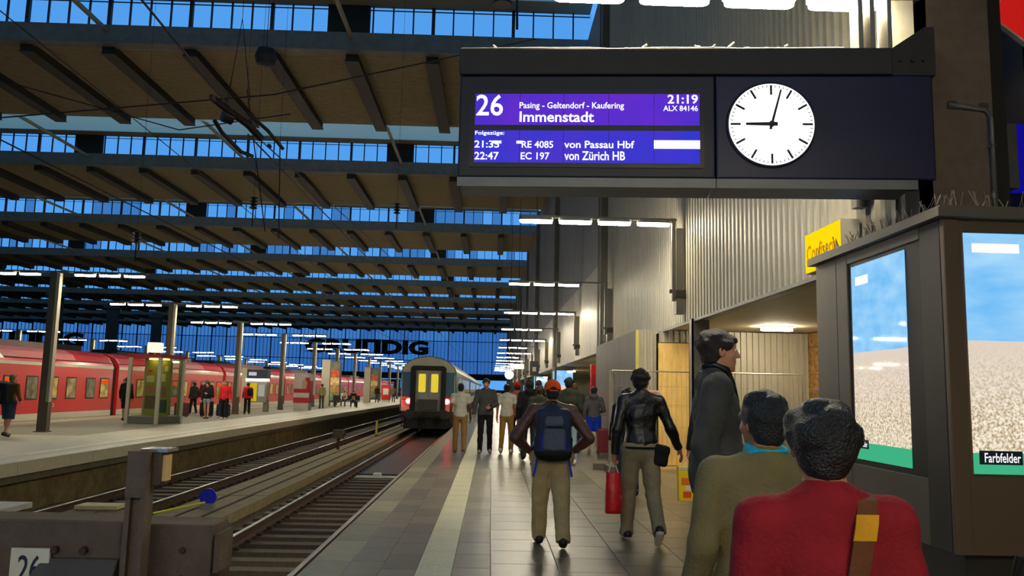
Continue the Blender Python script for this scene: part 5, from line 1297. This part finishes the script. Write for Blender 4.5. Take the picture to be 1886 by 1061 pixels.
# backpack walker in the foreground
pz = walk(12, 'L'); pz.update(eL=(.39, -.10, 1.14), wL=(.26, .05, 1.0), eR=(.39, -.10, 1.14), wR=(.26, .05, 1.0), w=1.12, yaw=2)
t, J = person('man in orange cap and brown leather jacket walking away with a blue backpack', (.63, 8.45, 0), 0, 1.66, pz, 'tan', .008, brown_leather, beige, (shoe_k, sole_k), ('black', 'crop'), orangec, topw=1.12, legw=1.3, hem=.93, curl=(.9, .9), seed=3, cat='person')
s = J['s']
bk = thing('backpack', 'large dark blue backpack with hanging straps on the man in the orange cap', 'backpack', (.63, 8.45, 0))
bp_m = cloth('backpack_navy', (38, 50, 74), .6, .15, .4, 120); bp_g = cloth('backpack_grey', (84, 92, 104), .55, .12, .4, 120); bp_b = cloth('backpack_blue', (30, 56, 190), .6); bp_k = cloth('backpack_black', (14, 15, 18), .6)
cz = 1.205 * s
Rb = rotm(.06, 0, 0)
pr = [rbox((0, -.20 * s, cz - .02), (.125 * s, .055 * s, .20 * s), .06 * s, Rb, .03), ell((0, -.19 * s, cz + .19 * s), (.13 * s, .085 * s, .10 * s), None, .05), ell((0, -.22 * s, cz - .2 * s), (.19 * s, .10 * s, .10 * s), None, .05)]
put('bag_body', sdf_mesh('bag_body', pr, .008, [bp_m, bp_k], .004, 30, matfn=lambda C: (C[:, 2] < cz - .2 * s).astype(int)), bk)
put('front_pocket', sdf_mesh('front_pocket', [rbox((0, -.305 * s, cz - .075 * s), (.085 * s, .02 * s, .085 * s), .03 * s, None, .02)], .007, bp_g, .003, 30), bk)
put('top_pocket', sdf_mesh('top_pocket', [rbox((0, -.292 * s, cz + .13 * s), (.07 * s, .012 * s, .05 * s), .03 * s, rotm(-.25, 0, 0), .02)], .007, bp_g, .003, 30), bk)
for sg in (-1, 1):
    put('side_pocket', sdf_mesh('side_pocket', [rbox((sg * .165 * s, -.2 * s, cz - .13 * s), (.012 * s, .04 * s, .06 * s), .025 * s, None, .02)], .008, bp_m, .003, 30), bk)
    MB().tube([(sg * .112 * s, -.325 * s, cz + .0 * s), (sg * .116 * s, -.334 * s, cz - .08 * s), (sg * .118 * s, -.33 * s, cz - .17 * s)], .011 * s, 6).build('blue_trim', bp_b, bk)
    MB().tube([(sg * .15 * s, -.17 * s, cz - .2 * s), (sg * .175 * s, -.2 * s, cz - .34 * s), (sg * .2 * s, -.21 * s, cz - .46 * s)], .013 * s, 5).build('hanging_strap', bp_b, bk)
    MB().tube([(sg * .09 * s, -.13 * s, cz + .23 * s), (sg * .11 * s, -.03 * s, cz + .27 * s), (sg * .12 * s, .09 * s, cz + .19 * s), (sg * .13 * s, .13 * s, cz + .0 * s), (sg * .17 * s, .04 * s, cz - .16 * s), (sg * .14 * s, -.12 * s, cz - .2 * s)], .02 * s, 6).build('shoulder_strap', bp_m, bk)
MB().tube([(-.03 * s, -.2 * s, cz + .28 * s), (-.02 * s, -.2 * s, cz + .31 * s), (.02 * s, -.2 * s, cz + .31 * s), (.03 * s, -.2 * s, cz + .28 * s)], .008 * s, 6).build('grab_handle', bp_k, bk)
MB().tube([(-.12 * s, -.30 * s, cz + .03 * s), (-.06 * s, -.322 * s, cz + .05 * s), (.06 * s, -.322 * s, cz + .05 * s), (.12 * s, -.30 * s, cz + .03 * s)], .004 * s, 5).build('zip', bp_k, bk)

# man in black leather jacket with the red bag
pz = walk(13, 'L'); pz.update(eL=(.25, -.06, 1.12), wL=(.27, -.02, .88), eR=(.30, -.02, 1.14), wR=(.40, .06, .94), yaw=-28, w=1.0, legR=(-6, 34, 3), footR=38)
t, J = person('man in black leather jacket and khaki trousers walking with a red bag', (1.60, 8.75, 0), 0, 1.81, pz, 'tan', .008, leather, khaki, (shoe_k, sole_w), ('black', 'short'), seed=4, legw=1.14, hem=.925, curl=(.9, .35), grip=(True, False))
s = J['s']
pc_ = sdf_mesh('belt_pouch', [rbox((.19 * s, -.06 * s, .87 * s), (.04 * s, .03 * s, .07 * s), .035 * s, rotm(0, .15, 0), .02), rbox((.2 * s, -.07 * s, .93 * s), (.045 * s, .03 * s, .012 * s), .03 * s, rotm(0, .15, 0), .02)], .008, blackc, .003, 40)
put('belt_pouch', pc_, t)
MB().tube([(.185 * s * math.sin(a), -.01 + .135 * s * math.cos(a), .945 * s) for a in np.linspace(0, 6.283, 25)], .014, 6).build('belt', blackc, t)
hw = W2(t, J['wrL']); 
rb = thing('red_carrier_bag', 'bright red carrier bag hanging from the left hand of the leather jacket man', 'bag', (hw[0] - .01, hw[1] + .03, 0))
bz = hw[2] - .20
mb = MB()
NX, NZ = 2, 10
rg = random.Random(2)
for k in range(NZ + 1):
    z = bz - .42 * k / NZ; wv = .068 + .008 * k / NZ; d = .02 + .045 * math.sin(min(1, k / NZ * 1.2) * 1.5)
    for (x, y) in ((-wv, -d), (0, -d - .012), (wv, -d), (wv + .006, 0), (wv, d), (0, d + .012), (-wv, d), (-wv - .006, 0)):
        mb.v.append((x + rg.uniform(-.005, .005), y + rg.uniform(-.006, .006), z))
for k in range(NZ):
    for i in range(8):
        j = (i + 1) % 8; mb.f.append((k * 8 + i, k * 8 + j, k * 8 + 8 + j, k * 8 + 8 + i)); mb.m.append(0)
mb.f.append(tuple(range(NZ * 8, NZ * 8 + 8))); mb.m.append(0)
bo_ = mb.build('bag_body', M('bag_red', (206, 14, 24), .4, 0, .12, 6, .5, 14), rb, smooth=True)
for y in (-.03, .03): MB().tube([(-.05, y, bz), (-.025, y * .6, bz + .09), (0, y * .2, bz + .125), (.025, y * .6, bz + .09), (.05, y, bz)], .006, 6).build('bag_handle', M('bag_cord', (206, 196, 186), .7), rb)

# tall man in charcoal fleece, looking right
t, J = person('tall man in charcoal fleece jacket looking to the right', (1.385, 5.0, 0), -103, 1.95, dict(eR=(.27, -.08, 1.12), wR=(.27, .0, .87), eL=(.25, .02, 1.12), wL=(.2, .16, .92), w=1.25, yaw=14, nod=0, legL=(3, 3, 2), legR=(-3, 3, 2)), 'light', .007, darkgrey, denim_d, (shoe_k, sole_k), ('brown', 'short'), face=True, seed=6, topw=1.2, hem=.84, collar=cloth('blue_check_collar', (126, 160, 186)))
s = J['s']; nk = J['neck0']
MB().tube([tuple(nk + V(x, y, z) * s) for x, y, z in ((-.05, -.06, .06), (-.075, .0, .07), (-.055, .07, .045), (-.02, .1, -.03), (-.005, .12, -.12), (-.0, .13, -.3))], .016 * s, 8).build('stand_collar', leather, t, smooth=True)
MB().tube([tuple(nk + V(-x, y, z) * s) for x, y, z in ((-.05, -.06, .06), (-.075, .0, .07), (-.055, .07, .045), (-.02, .1, -.03), (-.005, .12, -.12))], .016 * s, 8).build('stand_collar', leather, t, smooth=True)
put('shirt_front', sdf_mesh('shirt_front', [ell(nk + V(0, .055, -.02) * s, V(.045, .03, .07) * s, None, .01)], .007, cloth('blue_shirt', (120, 168, 196)), .002, 40), t)
# someone hidden behind him
t, J = person('person in a dark coat mostly hidden behind the tall man', (2.74, 10.2, 0), 10, 1.74, dict(eL=(.25, -.02, 1.12), wL=(.27, .04, .87), eR=(.22, 0, 1.12)), 'light', .012, blackc, blackc, (shoe_k, sole_k), ('brown', 'short'), seed=8)
hw = W2(t, J['wrL'])
tb = thing('patterned_shopping_bag', 'yellow red and white shopping bag hanging behind the tall man', 'bag', (hw[0] - .02, hw[1], 0))
b = MB().prism([(-.12, hw[2] - .62), (.12, hw[2] - .62), (.13, hw[2] - .2), (-.13, hw[2] - .2)], -.05, .05, 'y'); b.build('bag_body', M('bag_yellow', (226, 196, 20), .4), tb, bevel=.01)
for (x, z, w_, h_, c) in ((.05, -.28, .1, .1, (206, 26, 30)), (-.03, -.38, .12, .08, (226, 110, 20)), (.03, -.46, .14, .06, (226, 206, 196)), (-.02, -.54, .1, .07, (220, 70, 24)), (.0, -.225, .22, .03, (190, 190, 206))):
    MB().bx(x - w_ / 2, x + w_ / 2, -.056, -.05, hw[2] + z - h_ / 2, hw[2] + z + h_ / 2).build('bag_print', M('bp_%d_%d' % (c[0], c[1]), c, .4), tb)
MB().tube([(-.05, 0, hw[2] - .2), (0, 0, hw[2] - .08), (.05, 0, hw[2] - .2)], .006, 6).build('bag_handle', M('bag_cord2', (206, 206, 206), .7), tb)

# two people close to the viewer
t, J = person('person in olive top with turquoise collar seen from behind', (1.0, 3.0, 0), 4, 1.555, dict(yaw=14, w=1.16, eR=(.24, .02, 1.12), wR=(.22, .12, .92)), 'tan', .009, olive, blackc, (shoe_k, sole_k), ('black', 'full'), seed=9, hem=.8, topname='sweater', topw=1.1)
nk = J['neck0']; s = J['s']
put('undershirt_collar', sdf_mesh('undershirt_collar', [cone(nk + V(0, 0, -.02) * s, nk + V(0, .004, .075) * s, .108 * s, .078 * s, .01, clips=((nk + V(0, 0, .058) * s, V(0, -.2, 1)), (nk + V(0, 0, .0) * s, V(0, -.55, -1))))], .006, turq), t)
t, J = person('person in red shirt with black hair close to the viewer', (.81, 2.0, 0), 0, 1.535, dict(yaw=-8, w=1.0, nod=4), 'tan', .008, redc, blackc, (shoe_k, sole_k), ('black', 'full'), seed=12, hem=.82, topname='tshirt', sleeve='short', topw=1.06)
s = J['s']; nk = J['neck0']
sp_ = [J['chest'] + V(-.02, -.135, -.25) * s, J['chest'] + V(.005, -.14, -.08) * s, J['chest'] + V(.035, -.13, .06) * s, J['chest'] + V(.06, -.11, .14) * s, nk + V(.08, -.065, .008) * s, nk + V(.09, .0, .02) * s, nk + V(.085, .06, -.04) * s]
def ribbon(pts, w, th):
    b = MB(); vs = []
    for p in pts:
        for dx, dy in ((-w, 0), (w, 0), (w, -th), (-w, -th)): vs.append((p[0] + dx, p[1] + dy, p[2] + (th * .6 if dy else 0)))
    fs = []
    for i in range(len(pts) - 1):
        for k in range(4): fs.append((i * 4 + k, i * 4 + (k + 1) % 4, i * 4 + 4 + (k + 1) % 4, i * 4 + 4 + k))
    fs += [(0, 1, 2, 3), tuple(len(pts) * 4 - 4 + k for k in range(4))]
    return b.add(vs, fs)
so = ribbon(sp_, .024, .008).build('shoulder_strap', cloth('strap_brown', (92, 52, 26)), t)
pp = [sp_[2] * .4 + sp_[3] * .6, sp_[3] * .9 + sp_[4] * .1, sp_[3] * .55 + sp_[4] * .45]
ribbon([p + V(0, -.006, .004) for p in pp], .026, .006).build('yellow_patch', cloth('patch_yellow', (196, 140, 20)), so)

# walkers in the middle distance
def mid(label, x, y, rz, h, pose, skin, top, bot, shoe, hair, **kw):
    kw.setdefault('seed', int(x * 10) % 17 + 2)
    return person(label, (x, y, 0), rz, h, pose, skin, kw.pop('vox', .012), top, bot, shoe, hair, **kw)
p = walk(9, 'L'); p.update(eL=(.23, -.05, 1.13), wL=(.24, .06, .9))
mid('man in white t-shirt and tan trousers walking at the platform edge', -.74, 20.0, 0, 1.70, p, 'dark', whitec, tanp, (shoe_b, sole_w), ('black', 'crop'), sleeve='short', topname='tshirt', hem=.92)
p = walk(6, 'R'); p.update(eL=(.24, -.02, 1.13), wL=(.12, .2, 1.08), eR=(.25, -.02, 1.13), wR=(.27, .03, .9), nod=14)
mid('man in grey jacket facing the viewer and looking at his phone', -.13, 20.3, 180, 1.82, p, 'light', greyj, blackc, (shoe_g, sole_k), ('brown', 'short'), face=True, vox=.010, topw=1.1, hem=.9)
ph = thing('phone', 'small dark phone held by the man in the grey jacket', 'phone', (-.02, 20.05, 1.14))
MB().box((0, 0, 0), (.07, .01, .14), 0, (.9, 0, 0)).build('phone_body', black_metal, ph, bevel=.003)
p = walk(8, 'R'); p.update(eR=(.24, -.04, 1.13), wR=(.3, .06, .9), yaw=-12)
mid('man in white t-shirt and mustard trousers walking mid-platform', .40, 20.6, -8, 1.70, p, 'tan', whitec, mustard, (shoe_w, sole_w), ('black', 'short'), sleeve='short', topname='tshirt', hem=.93)
p = walk(10, 'L')
mid('person in red cap, salmon shirt and black trousers', .66, 21.2, 0, 1.76, p, 'tan', pinkc, blackc, (shoe_w, sole_w), ('black', 'crop'), cap=redcap, sleeve='short', topname='tshirt')
p = walk(11, 'R')
mid('person in dark hooded jacket left of the orange cap', .88, 18.9, 0, 1.80, p, 'tan', blackc, blackc, (shoe_k, sole_k), ('black', 'full'), hood=True, topw=1.12)
mid('person in camouflage jacket just behind the orange cap', 1.02, 17.2, 5, 1.66, walk(6, 'L'), 'light', dgreen, denim_d, (shoe_k, sole_k), ('brown', 'short'), topw=1.1)
mid('bald man partly hidden behind the orange cap', 1.3, 22.5, 0, 1.86, walk(6, 'R'), 'dark', blackc, denim_d, (shoe_k, sole_k), None)
p = walk(7, 'L')
mid('man with dark hair and dark green jacket right of the orange cap', 1.66, 17.6, 0, 1.84, p, 'tan', dgreen, denim, (shoe_w, sole_w), ('black', 'full'), topw=1.12)
p = walk(5, 'L')
tt, J = mid('fair haired person with a yellow-green backpack', 2.2, 21.6, 0, 1.76, p, 'light', greyj, denim_d, (shoe_k, sole_k), ('fair', 'short'))
gb = thing('backpack', 'yellow-green backpack on the fair haired person', 'backpack', (2.2, 21.6, 0))
put('bag_body', sdf_mesh('bag_body', [rbox((0, -.2, 1.2), (.12, .06, .2), .05, None, .03)], .014, cloth('bag_lime', (104, 112, 34)), .004, 30), gb)
put('front_pocket', sdf_mesh('front_pocket', [rbox((0, -.3, 1.12), (.08, .015, .08), .03, None, .02)], .012, cloth('bag_lime_dark', (74, 84, 30)), .003, 30), gb)
for sg in (-1, 1): MB().tube([(sg * .09, -.14, 1.42), (sg * .11, -.02, 1.5), (sg * .12, .1, 1.36), (sg * .13, .12, 1.15), (sg * .13, -.1, 1.0)], .018, 6).build('shoulder_strap', MATS['bag_lime_dark'], gb)
p = walk(5, 'R'); p.update(eR=(.26, -.02, 1.13), wR=(.14, .17, 1.08))
mid('person in grey hoodie and royal blue shorts', 2.62, 20.9, -8, 1.68, p, 'light', greyh, bluec, (shoe_g, sole_w), ('brown', 'short'), legs='short', hood=True, hem=.86, legw=1.1)
mid('dark haired person half hidden beside the leather jacket man', 2.09, 12.6, 4, 1.62, walk(5, 'L'), 'light', blackc, denim_d, (shoe_k, sole_k), ('black', 'short'))

def suitcase(label, loc, mat, h=.62, w=.42, d=.25, rz=0):
    t = thing('suitcase', label, 'suitcase', loc, rz)
    put('shell', sdf_mesh('shell', [rbox((0, 0, h / 2 + .06), (w / 2 - .04, d / 2 - .04, h / 2 - .04), .04, None, .01)], .014, mat), t)
    for x in (-1, 1):
        for y in (-1, 1): MB().cyl((x * w * .38 - .01, y * d * .3, .03), (x * w * .38 + .01, y * d * .3, .03), .03, 12).build('wheel', black_rubber, t)
    MB().tube([(-.1, d * .35, h + .02), (-.1, d * .35, h + .38), (.1, d * .35, h + .38), (.1, d * .35, h + .02)], .012, 6).build('pull_handle', steel_grey, t)
    b = MB()
    for x in (-.1, 0, .1): b.bx(x - .012, x + .012, -d / 2 - .006, -d / 2 + .004, .12, h)
    b.build('shell_rib', mat, t); return t
suitcase('dark red suitcase standing beside the person in blue shorts', (2.84, 20.25, 0), M('case_red', (112, 18, 32), .5, 0, .1, 6))

# people on the far platform
def far(label, x, y, rz, h, pose, skin, top, bot, shoe, hair, **kw):
    return mid(label, x, y, rz, h, pose, skin, top, bot, shoe, hair, vox=.016, **kw)
p = walk(10, 'L'); p.update(eR=(.27, .0, 1.14), wR=(.2, .16, 1.0), lean=5)
tt, J = far('person with dark backpack and plaid cloth at the left edge of the far platform', -13.15, 22.8, -10, 1.70, p, 'light', cloth('ochre_jacket', (110, 74, 32)), plaid, (shoe_k, sole_k), ('fair', 'crop'), hem=.9, legw=1.25, legs='knee')
fb = thing('backpack', 'large black backpack on the person at the left edge', 'backpack', (-13.15, 22.8, 0), math.radians(-10))
put('bag_body', sdf_mesh('bag_body', [rbox((-.06, -.24, 1.18), (.17, .09, .22), .07, None, .03), ell((-.06, -.22, 1.42), (.17, .12, .1), None, .04)], .016, blackc, .005, 20), fb)
put('front_pocket', sdf_mesh('front_pocket', [rbox((-.05, -.40, 1.1), (.1, .02, .1), .03, None, .02)], .014, cloth('pack_grey', (40, 44, 50)), .003, 30), fb)
MB().tube([(-.1, -.46, 1.05), (-.1, -.46, 1.24), (.0, -.46, 1.25)], .016, 6).build('pale_strap', white_paint, fb)
wb = thing('white_carrier_bag', 'white carrier bag at the left edge of the far platform', 'bag', (-13.55, 22.6, 0))
put('bag_body', sdf_mesh('bag_body', [ell((0, 0, .62), (.16, .12, .28), None, .02)], .016, M('bag_white', (206, 210, 214), .5), .008, 18), wb)
MB().tube([(-.05, 0, .86), (0, 0, .98), (.05, 0, .86)], .01, 6).build('bag_handle', white_paint, wb)
far('person in black clothes with a dark red backpack beside the information booth', -14.75, 33.6, -5, 1.74, walk(8, 'L'), 'tan', blackc, blackc, (shoe_k, sole_k), ('black', 'crop'), legs='knee', hem=.82, topw=1.15)
tt, J = far('person in olive jacket with dark trousers right of the booth', -14.7, 41.0, 60, 1.62, walk(7, 'L'), 'light', dgreen, blackc, (shoe_w, sole_w), ('brown', 'short'), topw=1.15)
far('heavy person in maroon jacket seen from behind on the far platform', -13.95, 40.6, 10, 1.76, dict(w=1.25), 'light', maroon, greyj, (shoe_k, sole_k), ('grey', 'short'), topw=1.3, hem=.84)
p = walk(7, 'L'); p.update(eL=(.25, .02, 1.13), wL=(.1, .2, 1.2))
far('woman in black top and denim shorts walking towards the viewer', -12.7, 37.1, 172, 1.60, p, 'light', blackc, denim, (shoe_b, sole_k), ('black', 'long'), legs='hot', hem=.98)
far('person in yellow-green top half behind the red hoodie', -12.35, 38.2, 180, 1.72, walk(5, 'R'), 'light', cloth('lime_cloth', (130, 138, 44)), denim_d, (shoe_w, sole_w), ('brown', 'short'))
far('person in bright red hoodie and black trousers facing the viewer', -11.85, 36.9, 178, 1.71, walk(6, 'L'), 'light', redb, blackc, (shoe_w, sole_w), ('fair', 'short'), hood=True, topw=1.12, legw=1.15)
tt, J = far('person in red jacket with black trousers left of the ticket machine', -13.05, 44.4, 20, 1.68, dict(), 'tan', redb, blackc, (shoe_k, sole_k), ('brown', 'short'), topw=1.1)
bb = thing('backpack', 'small black backpack on the red jacket by the ticket machine', 'backpack', (-13.05, 44.4, 0), math.radians(20))
put('bag_body', sdf_mesh('bag_body', [rbox((.1, -.2, 1.18), (.1, .05, .14), .05, None, .03)], .016, blackc, .004, 20), bb)
for lab, x, y, top, rz in (('distant person in pale coat beside the poster cube', -12.1, 59.0, cloth('pale_coat', (150, 140, 96)), 30), ('distant person in dark coat by the farther pillar', -11.9, 86.0, blackc, 0),
                           ('distant person in olive coat near the red vending machine', -10.9, 92.0, olive, 0)):
    mid(lab, x, y, rz, 1.74, dict(), 'light', top, greyj, (shoe_k, sole_k), ('brown', 'short'), vox=.022)
suitcase('black suitcase between the maroon jacket and the woman in shorts', (-13.4, 39.2, 0), blackc, .68, .55, .3)
suitcase('wide black suitcase right of the woman in shorts', (-12.75, 39.6, 0), M('case_dark', (26, 28, 32), .6), .55, .6, .3)
suitcase('magenta red suitcase behind the olive jacket', (-14.6, 42.6, 0), M('case_magenta', (170, 30, 56), .5), .6, .6, .3)
suitcase('dark maroon suitcase leaning beside the lamp post', (-14.35, 38.6, 0), M('case_maroon', (70, 20, 28), .6), .6, .6, .3)
# seated pair on the bench
for lab, x, top, bot, rz in (('seated person in white top on the bench', -11.45, whitec, greyj, 175), ('seated person in black top on the bench', -10.75, blackc, denim_d, 185)):
    tt, J = mid(lab, x, 64.55, rz, 1.72, dict(legL=(82, 78, 6), legR=(82, 78, 6), lean=28, eL=(.24, .16, 1.08), wL=(.15, .38, .98), eR=(.24, .16, 1.08), wR=(.15, .38, .98), nod=15), 'light', top, bot, (shoe_w, sole_w), ('brown', 'short'), vox=.02, hem=.88)
# dark bag at the lower right corner
t = thing('dark_bag', 'black bag strap shape at the lower right corner beside the kiosk', 'bag', (2.25, 3.35, 0))
put('bag_body', sdf_mesh('bag_body', [rbox((0, 0, .55), (.17, .1, .2), .06, None, .03)], .014, blackc, .006, 20), t)
MB().tube([(-.16, 0, .72), (-.1, 0, .92), (.1, 0, .92), (.16, 0, .72)], .02, 8).build('bag_handle', blackc, t)
put('bag_base', sdf_mesh('bag_base', [rbox((0, 0, .2), (.15, .09, .14), .06, None, .03)], .016, blackc, .006, 20), t)
